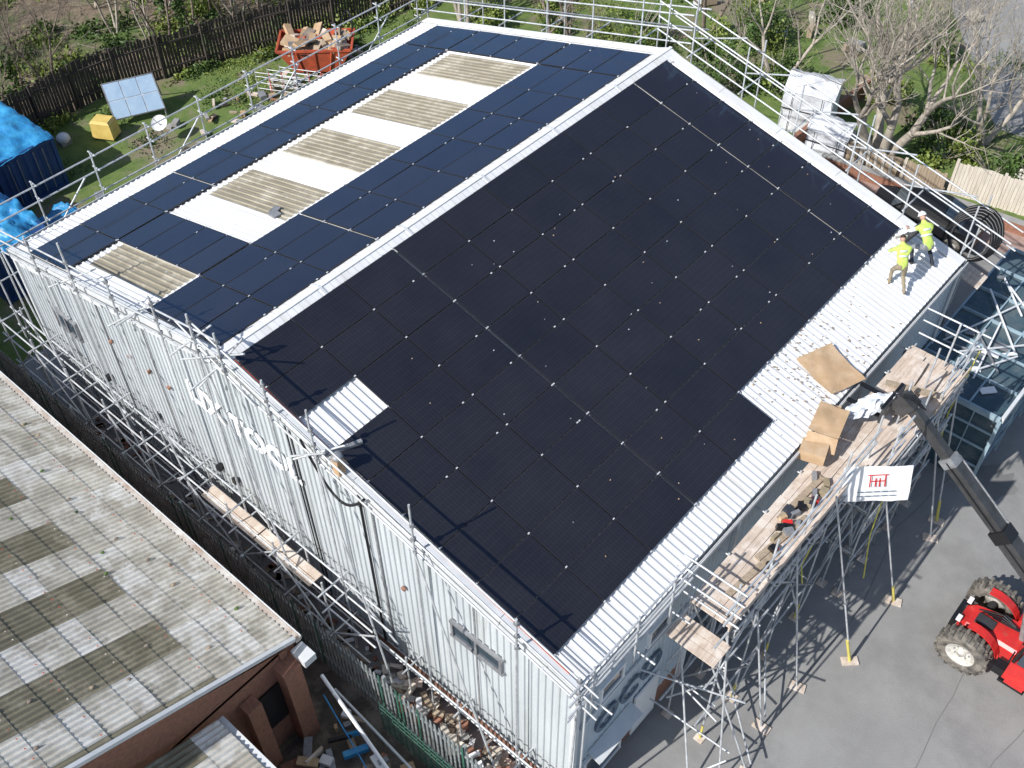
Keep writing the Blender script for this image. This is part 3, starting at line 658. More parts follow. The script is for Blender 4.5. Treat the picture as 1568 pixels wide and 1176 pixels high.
def tele():
    p=empty('telehandler');yc=10.95
    m=MB()
    for x in (5.5,8.3):
        for s in (-1,1): wheel(m,(x,yc+s*.98,.68),.68,.48,s)
    mk('wheels',m,p)
    m=MB()
    def loft(secs,k):
        vs=[];n=len(secs[0][1])
        for x,pl in secs:
            for y,z in pl: vs.append((x,yc+y,z))
        fs=[(j*n+i,j*n+(i+1)%n,(j+1)*n+(i+1)%n,(j+1)*n+i) for j in range(len(secs)-1) for i in range(n)]
        fs+=[tuple(range(n)),tuple(range((len(secs)-1)*n,len(secs)*n))[::-1]]
        m.add(vs,fs,k)
    def ring(w,z0,z1,b=.08): return [(-w,z0+b),(-w+b,z0),(w-b,z0),(w,z0+b),(w,z1-b),(w-b,z1),(-w+b,z1),(-w,z1-b)]
    loft([(5.0,ring(.34,.5,.85)),(5.2,ring(.42,.45,1.0)),(6.1,ring(.5,.4,1.15)),(8.9,ring(.6,.4,1.25)),(9.3,ring(.6,.5,1.5)),(9.5,ring(.5,.6,1.3))],'red')
    loft([(6.25,[(y*.5+.78,z) for y,z in ring(.7,.5,1.15)]),(6.5,[(y*.5+.8,z) for y,z in ring(.8,.5,1.55)]),(8.8,[(y*.5+.8,z) for y,z in ring(.8,.5,1.75)]),(9.3,[(y*.5+.8,z) for y,z in ring(.8,.6,1.6)])],'red')
    for x in (5.5,8.3):
        for s in (-1,1):
            N_=5
            for i in range(N_):
                t=math.pi*(.08+.5*i/N_);t2=math.pi*(.08+.5*(i+1)/N_)
                r=.78;a=(x+math.cos(t)*r,.68+math.sin(t)*r);b=(x+math.cos(t2)*r,.68+math.sin(t2)*r)
                y0,y1=yc+s*.55,yc+s*(.8 if x<6 else 1.15)
                m.add([(a[0],y0,a[1]),(b[0],y0,b[1]),(b[0],y1,b[1]),(a[0],y1,a[1]),(a[0],y0,a[1]-.03),(b[0],y0,b[1]-.03),(b[0],y1,b[1]-.03),(a[0],y1,a[1]-.03)],[(0,1,2,3),(7,6,5,4),(3,2,6,7),(0,4,5,1)],'red' if x<6 else 'black')
    m.box((6.9,yc-.9,.55),(.7,.4,.10),'black');m.box((6.95,yc-1.0,.85),(.5,.25,.45),'red');m.box((6.45,yc-.9,.8),(.3,.3,.3),'black')
    m.box((4.9,yc,.70),(.15,.8,.35),'black');m.tube((5.5,yc-.9,.66),(5.5,yc+.9,.66),.12,'steel')
    for s in (-1,1): m.box((5.0,yc+s*.36,1.0),(.12,.16,.12),'whitep')
    for i in range(5): m.box((7.0+i*.3,yc+.8,1.66+.01*i),(.16,.5,.02),'black')
    for i in range(4): m.path([(5.3+i*.12,yc+.2,1.05),(5.9,yc+.25-.08*i,1.3),(6.5,yc+.1,1.25)],.02,'black')
    m.box((5.6,yc-.1,1.1),(.5,.3,.12),'steel');m.box((6.0,yc+.25,1.2),(.2,.2,.1),'steel')
    m.tube((8.6,yc+1.05,1.6),(8.6,yc+1.05,2.1),.04,'steel')
    mk('chassis',m,p)
    m=MB()
    x0,x1,y0,y1=6.6,7.95,yc-1.12,yc-.38
    m.box(((x0+x1)/2,(y0+y1)/2,1.15),(x1-x0,y1-y0,.8),'red')
    m.box(((x0+x1)/2+.05,(y0+y1)/2,1.98),(x1-x0-.15,y1-y0-.06,.84),'glassdark',taper=.92)
    for x in (x0+.04,x1-.04):
        for y in (y0+.04,y1-.04): m.beam((x,y,1.5),(x+(.06 if x<7 else -.03),y,2.45),.07,.07,'black')
    m.box(((x0+x1)/2+.03,(y0+y1)/2,2.46),(x1-x0-.05,y1-y0+.02,.10),'red',taper=.93)
    m.box((x0-.05,y0-.1,1.9),(.04,.2,.28),'black')
    mk('cab',m,p)
    m=MB()
    P0=Vector((8.85,yc-.05,1.45));P1=Vector((1.55,yc+.2,E+.62));d=(P1-P0)
    m.beam(P0,P0+d*.55,.36,.42,'steel');m.beam(P0+d*.5,P0+d*.80,.29,.34,'steel');m.beam(P0+d*.76,P1,.22,.27,'steel')
    m.beam(P0+d*.52,P0+d*.56,.42,.48,'black');m.beam(P0+d*.78,P0+d*.81,.34,.40,'tubed')
    m.tube(P0+d*.08+Vector((0,.2,.25)),P0+d*.78+Vector((0,.2,.2)),.03,'tubed');m.tube(P0+d*.08+Vector((0,-.21,.0)),P0+d*.8+Vector((0,-.17,.0)),.022,'black')
    m.tube((6.6,yc,.95),P0+d*.38-Vector((0,0,.2)),.09,'tubed',10);m.tube((6.6,yc,.95),P0+d*.2-Vector((0,0,.2)),.12,'steel',10)
    m.box(P1+Vector((-.05,0,-.1)),(.45,.4,.5),'steel',ry=.5)
    m.tube(P1+Vector((.3,.05,-.05)),P1+Vector((-.35,.05,-.45)),.05,'tubed')
    m.box(P1+Vector((-.35,0,-.35)),(.08,1.15,.5),'steel');m.beam(P1+Vector((-.4,-.55,-.1)),P1+Vector((-.4,.55,-.1)),.06,.08,'black')
    for s in (-.35,.35): m.box(P1+Vector((-.85,s,-.58)),(1.0,.12,.05),'black')
    for i in range(3):
        m.path([P1+Vector((-.2-.1*i,-.1,.1+.02*i)),P1+Vector((.1,-.25+.1*i,.35)),P1+Vector((.5,-.1,.1))],.018,'black')
    mk('boom',m,p)
tele()
# ---------------- containers, skip etc
def container(name,x0,x1,y0,y1,h,tarpamp=.15):
    p=empty(name);m=MB()
    def wall(a,b):
        a=Vector(a);b=Vector(b);l=(b-a).length;u=(b-a)/l;n=Vector((u.y,-u.x,0));vs=[];t=0;pr=[]
        while t<l-.3:
            pr+=[(t,0),(t+.08,-.03),(t+.2,-.03),(t+.28,0)];t+=.32
        pr.append((l,0))
        for z in (.15,h-.1):
            for s_,d in pr: q=a+u*s_+n*d;vs.append((q.x,q.y,z))
        k=len(pr);m.add(vs,[(i,i+1,k+i+1,k+i) for i in range(k-1)],'cont')
    wall((x0,y0,0),(x1,y0,0));wall((x1,y0,0),(x1,y1,0));wall((x1,y1,0),(x0,y1,0));wall((x0,y1,0),(x0,y0,0))
    for x in (x0,x1):
        for y in (y0,y1): m.box((x,y,h/2),(.14,.14,h),'cont')
    for z in (.1,h-.06):
        for y in (y0,y1): m.beam((x0,y,z),(x1,y,z),.1,.14,'cont')
        for x in (x0,x1): m.beam((x,y0,z),(x,y1,z),.1,.14,'cont')
    m.box(((x0+x1)/2,(y0+y1)/2,h-.08),(x1-x0,y1-y0,.04),'cont')
    for y in (y0+.5,y0+.9,y1-.9,y1-.5): m.tube((x1+.05,y,.2),(x1+.05,y,h-.2),.02,'tubed')
    for i in range(8): m.box((x1-1.9+i*.16,y0-.03,1.75),(.10,.01,.12),'whitep')
    for i in range(5): m.box((x1-1.6+i*.16,y0-.03,1.5),(.10,.01,.10),'whitep')
    mk('shell',m,p)
    m=MB();m.cloth((x0-.1,y0-.12,h+.12),(x1-x0+.2,0,0),(0,y1-y0+.24,0),60,30,tarpamp,'tarp',sc=1.9,seed=x0,droop=.5)
    mk('tarpaulin_cover',m,p)
container('shipping_container',-38,-31.9,3.9,6.4,2.3)
container('shipping_container',-34,-27.2,.9,3.2,2.1,tarpamp=.35)
m=MB()
for i in range(6): m.cloth((-29.6+i*.35,3.4+random.random()*.8,.6+random.random()*.5),(1.2,.2,.1),(-.1,1.1,.2),10,10,.3,random.choice(['tarp','tarp','tarpw']),sc=2,seed=i*7)
for i in range(34): m.box((random.uniform(-29.5,-25.5),random.uniform(3.5,7),random.uniform(.1,.6)),(random.uniform(.2,1.1),random.uniform(.08,.4),random.uniform(.05,.35)),random.choice(['tarp','whitep','wood','tubed','red','card','woodpale']),rz=random.random()*3,rx=random.uniform(-.3,.3))
mk('covered_materials',m)
m=MB()
c=Vector((-33.9,11.2,0))
M['bluep']=mat('blue_cell_panel',(.44,.58,.72),(.36,.50,.66),2,.25)
u=Vector((.9,2.0,0));v=Vector((-.95,.35,1.2));o=c+Vector((.02,-1.02,.38))
m.quad(o,o+u,o+u+v,o+v,'tarpw')
nn=u.cross(v).normalized()*.02
for i in range(3):
    for j in range(2): m.add([o+nn+u*(i/3+.01)+v*(j/2+.012),o+nn+u*((i+1)/3-.01)+v*(j/2+.012),o+nn+u*((i+1)/3-.01)+v*((j+1)/2-.012),o+nn+u*(i/3+.01)+v*((j+1)/2-.012)],[(0,1,2,3)],'bluep')
for a,b in ((o,o+u),(o+v,o+u+v),(o,o+v),(o+u,o+u+v)): m.beam(a,b,.05,.05,'tubed')
for a in (o+v,o+u+v): m.beam(a,(a.x-.6,a.y+.5,0),.06,.06,'tubed')
for a in (o,o+u): m.beam(a,(a.x,a.y,0),.06,.06,'tubed')
mk('solar_panel_stand',m)
m=MB();m.box((-33.6,9.5,.45),(1.0,.7,.7),'yellow',rz=.5,taper=.9);m.box((-33.6,9.5,.86),(.95,.68,.12),'yellow',rz=.5,taper=.8);m.box((-33.6,9.5,.06),(.9,.6,.1),'black',rz=.5);mk('grit_bin',m)
m=MB();m.lathe((-31.4,10.9,.9),(.3,-.5,.8),[(.001,-.08),(.2,-.05),(.32,.03),(.36,.08)],'whitep',20);m.tube((-31.4,10.9,0),(-31.4,10.9,.9),.03,'tubed');m.tube((-31.4,10.9,.85),(-31.2,10.55,1.4),.015,'tubed');mk('satellite_dish',m)
m=MB();m.ell((-34.6,8.0,.25),(.3,.3,.25),'whitep');m.box((-34.6,8,.1),(.5,.5,.2),'concrete');mk('plastic_drum',m)
# skip
m=MB();cx,cy=-30.9,19.4;rz=.75
R=Matrix.Rotation(rz,3,'Z')
def sk(x,y,z): q=R@Vector((x*.9,y,0));return (cx+q.x,cy+q.y,z)
bt=[sk(-1.1,-.8,.15),sk(1.1,-.8,.15),sk(1.1,.8,.15),sk(-1.1,.8,.15)];tp=[sk(-1.9,-.95,1.3),sk(1.9,-.95,1.3),sk(1.9,.95,1.3),sk(-1.9,.95,1.3)]
m.add(bt+tp,[(0,1,5,4),(1,2,6,5),(2,3,7,6),(3,0,4,7),(3,2,1,0)],'skipred')
for i in range(4): m.beam(tp[i],tp[(i+1)%4],.1,.1,'skipred')
for t in (-.7,0,.7):
    for s in (-1,1): m.beam(sk(t,s*.83,.2),sk(t*1.3,s*.97,1.25),.1,.06,'skipred')
for i in range(60): m.box(sk(random.uniform(-1.5,1.5),random.uniform(-.7,.7),1.1+random.uniform(0,.4)),(random.uniform(.2,.9),random.uniform(.2,.7),random.uniform(.03,.2)),random.choice(['card','card','card','wood','barkd','card','black','board','skipred','tubed','concrete']),rz=random.random()*3,rx=random.uniform(-.4,.4),ry=random.uniform(-.4,.4))
m.path([sk(1.6+.3*math.cos(t*.5),.3+.9*math.sin(t*.5),1.6+.5*math.sin(t*.5)) for t in range(9)],.04,'black')
mk('rubbish_skip',m)
m=MB()
for i in range(3):
    b=(-31.2+i*.25,16.0+i*.5)
    for z in (.3,.6,.9,1.1): m.tube((b[0],b[1],z),(b[0]+1.8,b[1]+.9,z),.02,'tube')
    for t in range(4): m.tube((b[0]+.6*t,b[1]+.3*t,0),(b[0]+.6*t,b[1]+.3*t,1.15),.02,'red' if t%2 else 'tube')
mk('crowd_barrier',m)
m=MB()
for i in range(150): m.box((random.uniform(-32,-25),random.uniform(11,22),random.uniform(.03,.35)),(random.uniform(.1,.6),random.uniform(.06,.3),random.uniform(.03,.2)),random.choice(['wood','card','tubed','wood','brick','concrete','board','concrete','wooddark']),rz=random.random()*3)
mk('building_debris',m)
m=MB();y=-6
while y<40:
    hh=2.1+random.uniform(-.12,.12);x=fx(y)
    m.box((x,y,hh/2),(.03,.12,hh),'wooddark',rx=random.uniform(-.03,.03),ry=random.uniform(-.03,.03));y+=.145
y=-6
while y<38:
    x=fx(y);x2=fx(y+2)
    for z in (.5,1.7): m.beam((x+.05,y,z),(x2+.05,y+2,z),.05,.08,'wooddark')
    m.box((x+.08,y,1.1),(.1,.1,2.2),'wooddark');y+=2
mk('boundary_fence',m)
# ---------------- trees
def branch(m,p,d,l,r,depth,k,rs,up=.15):
    nseg=3 if depth>1 else 2
    for i in range(nseg):
        d2=(d+Vector((rs.uniform(-.22,.22),rs.uniform(-.22,.22),rs.uniform(-.08,.2)+up*.3))).normalized()
        q=p+d2*(l/nseg);r2=r*(.85 if depth>0 else .55)
        m.tube(p,q,max(r,.009),k,6 if depth>3 else (4 if depth>1 else 3),max(r2,.007),cap=False)
        if depth>0 and i>0:
            s=d2.orthogonal();s.rotate(Matrix.Rotation(rs.uniform(0,6.28),3,d2));dd=(d2*.75+s.normalized()*rs.uniform(.5,.9)+Vector((0,0,up))).normalized()
            branch(m,q,dd,l*rs.uniform(.5,.75),r2*.6,depth-1,k,rs,up)
        p=q;d=d2;r=r2
    if depth>0:
        for s_ in range(2 if depth>2 else 1):
            s=d.orthogonal();s.rotate(Matrix.Rotation(rs.uniform(0,6.28),3,d));dd=(d+s.normalized()*rs.uniform(.35,.7)+Vector((0,0,up))).normalized()
            branch(m,p,dd,l*rs.uniform(.62,.85),r*.75,depth-1,k,rs,up)
def tree(name,base,h,r,seed,depth=5,stems=1,k='bark',spread=.3,data=None,scale=1,rot=0):
    if data is None:
        rs=random.Random(seed);m=MB()
        for i in range(stems):
            a=6.28*i/max(stems,1)+rs.random();sp=spread if stems>1 else .05
            branch(m,Vector((math.cos(a)*.15*(stems>1),math.sin(a)*.15*(stems>1),-.1)),Vector((math.cos(a)*sp,math.sin(a)*sp,1)).normalized(),h*.36,r,depth,k,rs)
        o=mk(name,m)
    else:
        o=bpy.data.objects.new(name,data);SC.collection.objects.link(o)
    o.location=base;o.scale=(scale,)*3;o.rotation_euler=(0,0,rot);return o
tree('bare_tree',(-7.3,29.5,0),9.0,.25,3,5,4,'bark',.5)
tree('bare_tree',(-4.6,33.5,0),7.0,.15,11,4,3,'bark',.4)
tree('bare_tree',(-13.5,31.5,0),7.0,.13,5,4,2,'bark',.3)
tree('bare_tree',(-22.6,27.2,0),6.0,.13,8,4,2,'barkd',.3)
tree('bare_tree',(-28.0,26.3,0),6.0,.12,9,4,3,'bark',.3)
tree('bare_tree',(-18.6,33.5,0),6.5,.13,10,4,2,'barkd',.3)
tree('bare_tree',(-11,37,0),7,.16,13,4,2,'bark',.4)
protos=[]
for i in range(5):
    o=tree('woodland_tree',(-39-i*2,10+i*5,0),7.0+i*.5,.075,20+i,4,[2,3,1,3,2][i],'bark' if i in (1,3) else 'barkd',.2);protos.append(o.data)
rs=random.Random(5)
for i in range(150):
    y=rs.uniform(2,46);x=fx(y)-rs.uniform(.6,22)
    tree('woodland_tree',(x,y,0),1,1,0,data=protos[rs.randrange(5)],scale=rs.uniform(.4,.95),rot=rs.uniform(0,6.28))
def leaves(m,c,r,n,size,k='leaf',seed=0,flat=0,hol=.55):
    rg=np.random.default_rng(seed)
    d=rg.normal(size=(n,3));d/=np.linalg.norm(d,axis=1)[:,None]
    lump=1+.28*np.sin(d[:,0]*5+seed)+.22*np.sin(d[:,1]*7+seed*2)*np.cos(d[:,2]*6)
    rad=(hol+(1-hol)*rg.random(n))*lump
    p=d*rad[:,None]*np.array(r)
    p[:,2]=np.abs(p[:,2]) if flat else p[:,2]
    p+=np.array(c)
    u=rg.normal(size=(n,3));u/=np.linalg.norm(u,axis=1)[:,None]
    w=rg.normal(size=(n,3));w[:,2]*=.6;v=np.cross(u,w);v/=np.linalg.norm(v,axis=1)[:,None]
    s=size*(.6+.8*rg.random(n))[:,None]
    A=p-u*s;Bq=p-v*s*.6;Cq=p+u*s;D=p+v*s*.6
    o=len(m.v);al=np.stack([A,Bq,Cq,D],1).reshape(-1,3)
    m.v.extend(map(tuple,al.tolist()));m.f.extend([(o+4*i,o+4*i+1,o+4*i+2,o+4*i+3) for i in range(n)])
    m.m.extend([m.mi(k)]*n);m.smooth.extend([False]*n)
m=MB();rs=random.Random(9)
for i in range(170):
    y=rs.uniform(2,48);x=fx(y)-rs.uniform(.6,24);r=rs.uniform(.5,1.7)
    leaves(m,(x,y,0),(r,r*rs.uniform(.7,1.3),rs.uniform(.15,.7)),int(260*r),.10,rs.choice(['leaf','leafy','leafy']),i,1,.2)
for i in range(26):
    y=rs.uniform(4,40);x=fx(y)-rs.uniform(1,14);leaves(m,(x,y,rs.uniform(1,2.5)),(.35,.35,1.6),260,.10,'leaf',i+900,0,.3)
mk('woodland_undergrowth',m)
shr=[(-20.5,30,1.4,1.6,'leafy'),(-15.5,29.5,1.5,2.2,'leaf'),(-16.9,34,1.6,2.2,'leafy'),(-13.2,31.2,1.5,1.6,'leafy'),(-11.5,31,.8,1.4,'leaf'),(-5.2,31.4,1.4,1.2,'leafy'),(-3.2,31.5,1.3,1.1,'leaf'),(-1.6,32.0,1.2,1.4,'blossom'),(-6.3,33,1.3,1.3,'leaf'),(-24.6,29,1.0,1.2,'leafy'),(-27.5,28,1.4,1.3,'leafy'),(-30,32,1.5,1.4,'leafy'),(-9.3,33.5,1.1,1.3,'leafy'),(-27,31,1.2,1.2,'leaf'),(-22,36,1.8,1.6,'leafy'),(-28,38,2.0,1.6,'leafy'),(-14,39,1.4,1.6,'leaf'),(-9,38.5,1.0,1.3,'leafy')]
for i,(x,y,r,h,k) in enumerate(shr):
    m=MB();rs=random.Random(i)
    for j in range(7):
        leaves(m,(x+rs.uniform(-r,r)*.8,y+rs.uniform(-r,r)*.8,h*rs.uniform(.15,.75)),(r*rs.uniform(.3,.6),r*rs.uniform(.3,.6),h*rs.uniform(.25,.5)),300,.08,rs.choice([k,k,'leaf']),i*10+j,0,.35)
    for j in range(14): 
        a=rs.uniform(0,6.28);m.tube((x,y,0),(x+math.cos(a)*r*.8,y+math.sin(a)*r*.8,h*rs.uniform(.8,1.4)),.025,'bark',4,.008)
    mk('garden_shrub' if k!='blossom' else 'blossom_bush',m)
m=MB();rg=random.Random(3)
for i in range(34):
    leaves(m,(rg.uniform(-35,-25),rg.uniform(2,25),0),(rg.uniform(.5,1.8),rg.uniform(.5,1.8),.16),420,.055,rg.choice(['leaf','leafy','leaf']),100+i,1,.0)
for i in range(20):
    leaves(m,(rg.uniform(-28,-4),rg.uniform(28.8,42),0),(rg.uniform(1,2.5),rg.uniform(1,2),.15),500,.06,rg.choice(['leaf','leafy','leafy']),200+i,1,.0)
for i in range(16):
    y=rg.uniform(5,28);leaves(m,(fx(y)+rg.uniform(.2,.7),y,0),(.5,1.2,rg.uniform(.3,.8)),450,.075,rg.choice(['leaf','leafy']),300+i,1,.2)
mk('grass_tufts',m)
m=MB()
for i in range(900):
    y=rg.uniform(3,45);x=fx(y)-rg.uniform(.5,25);a=rg.uniform(0,6.28);l=rg.uniform(.4,2)
    m.tube((x,y,.05),(x+math.cos(a)*l,y+math.sin(a)*l,rg.uniform(.05,1.1)),.018,rg.choice(['bark','barkd']),3,.006,False)
mk('fallen_twigs',m)
# ---------------- garden structures
def shed(name,x,y,w,d,h,rz):
    m=MB();R=Matrix.Rotation(rz,3,'Z')
    def P(a,b,c): q=R@Vector((a,b,0));return Vector((x+q.x,y+q.y,c))
    m.cloth(P(-w/2,-d/2,0),P(w/2,-d/2,0)-P(-w/2,-d/2,0),Vector((0,0,h)),16,12,.12,'tarpw',sc=2)
    m.cloth(P(w/2,-d/2,0),P(w/2,d/2,0)-P(w/2,-d/2,0),Vector((0,0,h)),16,12,.08,'tarpw',sc=2)
    m.cloth(P(-w/2,d/2,0),P(-w/2,-d/2,0)-P(-w/2,d/2,0),Vector((0,0,h)),16,12,.08,'tarpw',sc=2)
    m.cloth(P(-w/2-.05,-d/2-.05,h),P(w/2+.05,-d/2-.05,h)-P(-w/2-.05,-d/2-.05,h),P(-w/2-.05,0,h+.4)-P(-w/2-.05,-d/2-.05,h),16,10,.12,'tarpw',sc=2)
    m.cloth(P(-w/2-.05,0,h+.4),P(w/2+.05,0,h)-P(-w/2-.05,0,h),P(-w/2-.05,d/2+.05,h)-P(-w/2-.05,0,h+.4),16,10,.12,'tarpw',sc=2)
    m.beam(P(-w/2,-d/2-.1,h*.6),P(w/2,-d/2-.1,h*.6),.02,.03,'black')
    for a in (-.3,.3): m.beam(P(w*a,-d/2-.11,0),P(w*a,-d/2-.11,h),.03,.02,'black')
    mk(name,m)
shed('covered_shed',-11.0,30.0,2.1,1.8,1.9,.25)
shed('covered_shed',-9.3,28.9,1.7,1.3,1.1,.15)
def fence(name,p,q,h,k,pw=.14,post=None,jit=.05):
    m=MB();p=Vector((*p,0));q=Vector((*q,0));l=(q-p).length;u=(q-p)/l;a=math.atan2(u.y,u.x);t=0
    while t<l:
        c=p+u*t;hh=h+random.uniform(-jit,jit);m.box((c.x,c.y,hh/2),(pw*.93,.025,hh),k,rz=a,rx=random.uniform(-.02,.02));t+=pw
    t=0
    while t<=l:
        c=p+u*t;m.box((c.x,c.y,(h+.1)/2),(.11,.11,h+.12),post or k,rz=a);t+=1.85
    for z in (.3,h-.3): m.beam(p+Vector((-u.y*.04,u.x*.04,z)),q+Vector((-u.y*.04,u.x*.04,z)),.05,.07,k)
    mk(name,m)
fence('garden_fence',(-4.1,29.4),(3,30.6),1.5,'woodpale',.14)
fence('garden_fence',(-9.6,28.4),(-4.2,29.1),1.0,'wood',.13,'woodpale')
m=MB();m.beam((-9,27.75,.25),(3,29.2,.25),.22,.5,'brick');m.beam((-9,27.75,.52),(3,29.2,.52),.28,.05,'concrete');mk('brick_wall',m)
m=MB();m.beam((-10.5,27.0,.35),(-10.2,34,.35),.2,.7,'brick');mk('brick_wall',m)
m=MB()
for i in range(6): m.box((-7.9+i*.33,28.2,.8),(.12,.05,1.4),'woodpale',rx=.25)
mk('stacked_boards',m)
m=MB();m.lathe((-16.5,43,.8),(0,0,1),[(.001,0),(1.3,0)],'black',24);m.lathe((-16.5,43,.82),(0,0,1),[(1.3,0),(1.65,0),(1.65,-.06)],'green',24)
for i in range(6): a=i*1.047;m.tube((-16.5+1.6*math.cos(a),43+1.6*math.sin(a),0),(-16.5+1.6*math.cos(a),43+1.6*math.sin(a),.8),.03,'tube')
mk('trampoline',m)
m=MB();m.box((.5,25.8,.55),(1.3,1.0,1.0),'card',rz=.3);m.box((.5,25.8,1.08),(1.36,1.06,.06),'woodpale',rz=.3);m.box((.9,24.6,.1),(1.2,1.0,.14),'board',rz=.2);mk('packing_crate',m)
m=MB();m.box((-13,46,.8),(5,.3,1.6),'brick',rz=.2);mk('brick_wall',m)
m=MB()
for i in range(26): m.box((rg.uniform(-28,-8),rg.uniform(29,44),.3),(rg.uniform(.2,.8),rg.uniform(.2,.6),rg.uniform(.2,.6)),rg.choice(['whitep','wood','brick','concrete','wood','tarpw','woodpale']),rz=rg.random()*3)
mk('garden_clutter',m)
# ---------------- car
def car(x,y,rz):
    p=empty('parked_car');R=Matrix.Rotation(rz,3,'Z')
    prof=[(-2.1,.35,.55),(-2.1,.85,.62),(-1.5,.98,.80),(-1.35,1.0,.82),(-.75,1.42,.62),(.6,1.48,.62),(1.45,1.02,.80),(1.95,.95,.75),(2.1,.7,.68),(2.1,.35,.6)]
    m=MB();vs=[];n=len(prof)
    for s in (-1,1):
        for a,z,w in prof: q=R@Vector((a,s*(w if z>1.2 else max(w,.82)),0));vs.append((x+q.x,y+q.y,z))
    fs=[(i,(i+1)%n,n+(i+1)%n,n+i) for i in range(n)]+[tuple(range(n))[::-1],tuple(range(n,2*n))]
    m.add(vs,fs,'black')
    def Q(a,b,z): q=R@Vector((a,b,0));return (x+q.x,y+q.y,z)
    for (a0,z0,a1,z1) in ((-1.32,1.03,-.82,1.40),(1.40,1.07,.70,1.45)):
        m.add([Q(a0,-.68,z0+.02),Q(a0,.68,z0+.02),Q(a1,.56,z1+.03),Q(a1,-.56,z1+.03)],[(0,1,2,3)],'glassdark')
    for a in (-1.35,1.3):
        for s in (-1,1):
            c=Q(a,s*.78,.33);m.lathe(c,R@Vector((0,1,0)),[(.2,s*.1),(.33,s*.1),(.34,0),(.33,-s*.1)],'tyre',18);m.lathe(c,R@Vector((0,1,0)),[(.001,s*.08),(.2,s*.1)],'hub',18)
    mk('body',m,p)
car(-3.8,26.5,.15)
# ---------------- workers
def worker(name,loc,rz,J,mats,helm,sc):
    bones=[('pel','sp','v'),('sp','ch','v'),('ch','nk','v'),('nk','hd','s')]
    for s in 'LR': bones+=[('ch','sh'+s,'v'),('sh'+s,'el'+s,'a'),('el'+s,'wr'+s,'f'),('wr'+s,'pa'+s,'s'),('pel','hi'+s,'t'),('hi'+s,'kn'+s,'t'),('kn'+s,'an'+s,'l'),('an'+s,'he'+s,'b'),('an'+s,'to'+s,'b')]
    rad=dict(pel=.145,sp=.135,ch=.155,nk=.062,hd=.075)
    for s in 'LR': rad.update({'sh'+s:.075,'el'+s:.05,'wr'+s:.033,'pa'+s:.036,'hi'+s:.105,'kn'+s:.068,'an'+s:.048,'he'+s:.045,'to'+s:.038})
    J=dict(J)
    for s in 'LR':
        a=Vector(J['an'+s]);d=Vector(J['td'+s]).normalized();J['to'+s]=a+d*.19+Vector((0,0,-.045));J['he'+s]=a-d*.05+Vector((0,0,-.045))
        w=Vector(J['wr'+s]);e=Vector(J['el'+s]);J['pa'+s]=w+(w-e).normalized()*.075
    names=list(rad);vs=[Vector(J[k]) for k in names];ed=[(names.index(a),names.index(b)) for a,b,_ in bones]
    me=bpy.data.meshes.new('sk');me.from_pydata(vs,ed,[]);o=bpy.data.objects.new('sk',me);SC.collection.objects.link(o)
    o.modifiers.new('s','SKIN')
    for i,k in enumerate(names):
        sv=me.skin_vertices[0].data[i];sv.radius=(rad[k],rad[k]);sv.use_root=(k=='pel')
        if k in('pel','ch','sp'): sv.radius=(rad[k]*1.05,rad[k]*.78)
    o.modifiers.new('u','SUBSURF').levels=2
    bpy.context.view_layer.update()
    em=bpy.data.meshes.new_from_object(o.evaluated_get(bpy.context.evaluated_depsgraph_get()))
    bpy.data.objects.remove(o)
    m=MB();V=[v.co.copy() for v in em.vertices]
    def seg(p,a,b):
        ab=b-a;t=max(0,min(1,(p-a).dot(ab)/ab.length_squared));return (p-(a+ab*t)).length
    groups={}
    for pl in em.polygons:
        c=pl.center;best=min(bones,key=lambda B_:seg(c,Vector(J[B_[0]]),Vector(J[B_[1]]))/(.5*(rad[B_[0]]+rad[B_[1]])))
        groups.setdefault(mats[best[2]],[]).append(tuple(pl.vertices))
    m.v.extend([tuple(v) for v in V])
    for k,fs in groups.items():
        for f in fs: m.f.append(tuple(f));m.m.append(m.mi(k));m.smooth.append(True)
    nk=Vector(J['nk']);hd=Vector(J['hd']);upv=(hd-nk).normalized();fw=Vector(J['look']).normalized();fw=(fw-upv*fw.dot(upv)).normalized();rt=fw.cross(upv)
    R3=Matrix((rt,fw,upv)).transposed();hc=hd+upv*.07
    m.ell(hc,(.078,.098,.118),'skin',14,10,R3)
    def hp(a,b,c): return hc+rt*a+fw*b+upv*c
    m.tube(hp(0,.09,.01),hp(0,.118,-.022),.012,'skin',5,.017);m.box(hp(0,.094,-.055),(.045,.01,.01),'skipred',rz=math.atan2(fw.y,fw.x)-math.pi/2)
    for s in (-1,1): m.ell(hp(s*.03,.088,.012),(.011,.008,.008),'whitep',6,4,R3);m.ell(hp(s*.03,.094,.012),(.005,.005,.005),'black',6,4,R3);m.ell(hp(s*.08,0,-.005),(.012,.022,.032),'skin',6,5,R3)
    m.ell(hp(0,-.015,.02),(.083,.098,.105),'hair',12,6,R3,True)
    if helm:
        m.ell(hp(0,0,.035),(.112,.135,.125),helm,16,7,R3,True);m.ell(hp(0,.03,.035),(.122,.17,.012),helm,16,4,R3)
        m.beam(hp(0,-.13,.06),hp(0,.0,.165),.03,.015,helm)
    for s,sg in (('L',-1),('R',1)):
        w=Vector(J['wr'+s]);pa=Vector(J['pa'+s]);d=(pa-w).normalized();sd=d.cross(Vector((0,0,1)));sd=sd.normalized() if sd.length>.05 else Vector((1,0,0));nn=sd.cross(d)
        for i,(o_,l) in enumerate(((-.03,.065),(-.01,.08),(.01,.075),(.03,.058))):
            b=pa+sd*o_+d*.015;k1=b+d*l*.55-nn*.008;m.tube(b,k1,.010,'skin',5,.009);m.tube(k1,k1+d*l*.35-nn*l*.4,.009,'skin',5,.007)
        b=pa-sd*.035*sg-d*.03;k1=b-sd*.03*sg+d*.03;m.tube(b,k1,.012,'skin',5,.010);m.tube(k1,k1+d*.03-nn*.01,.010,'skin',5,.008)
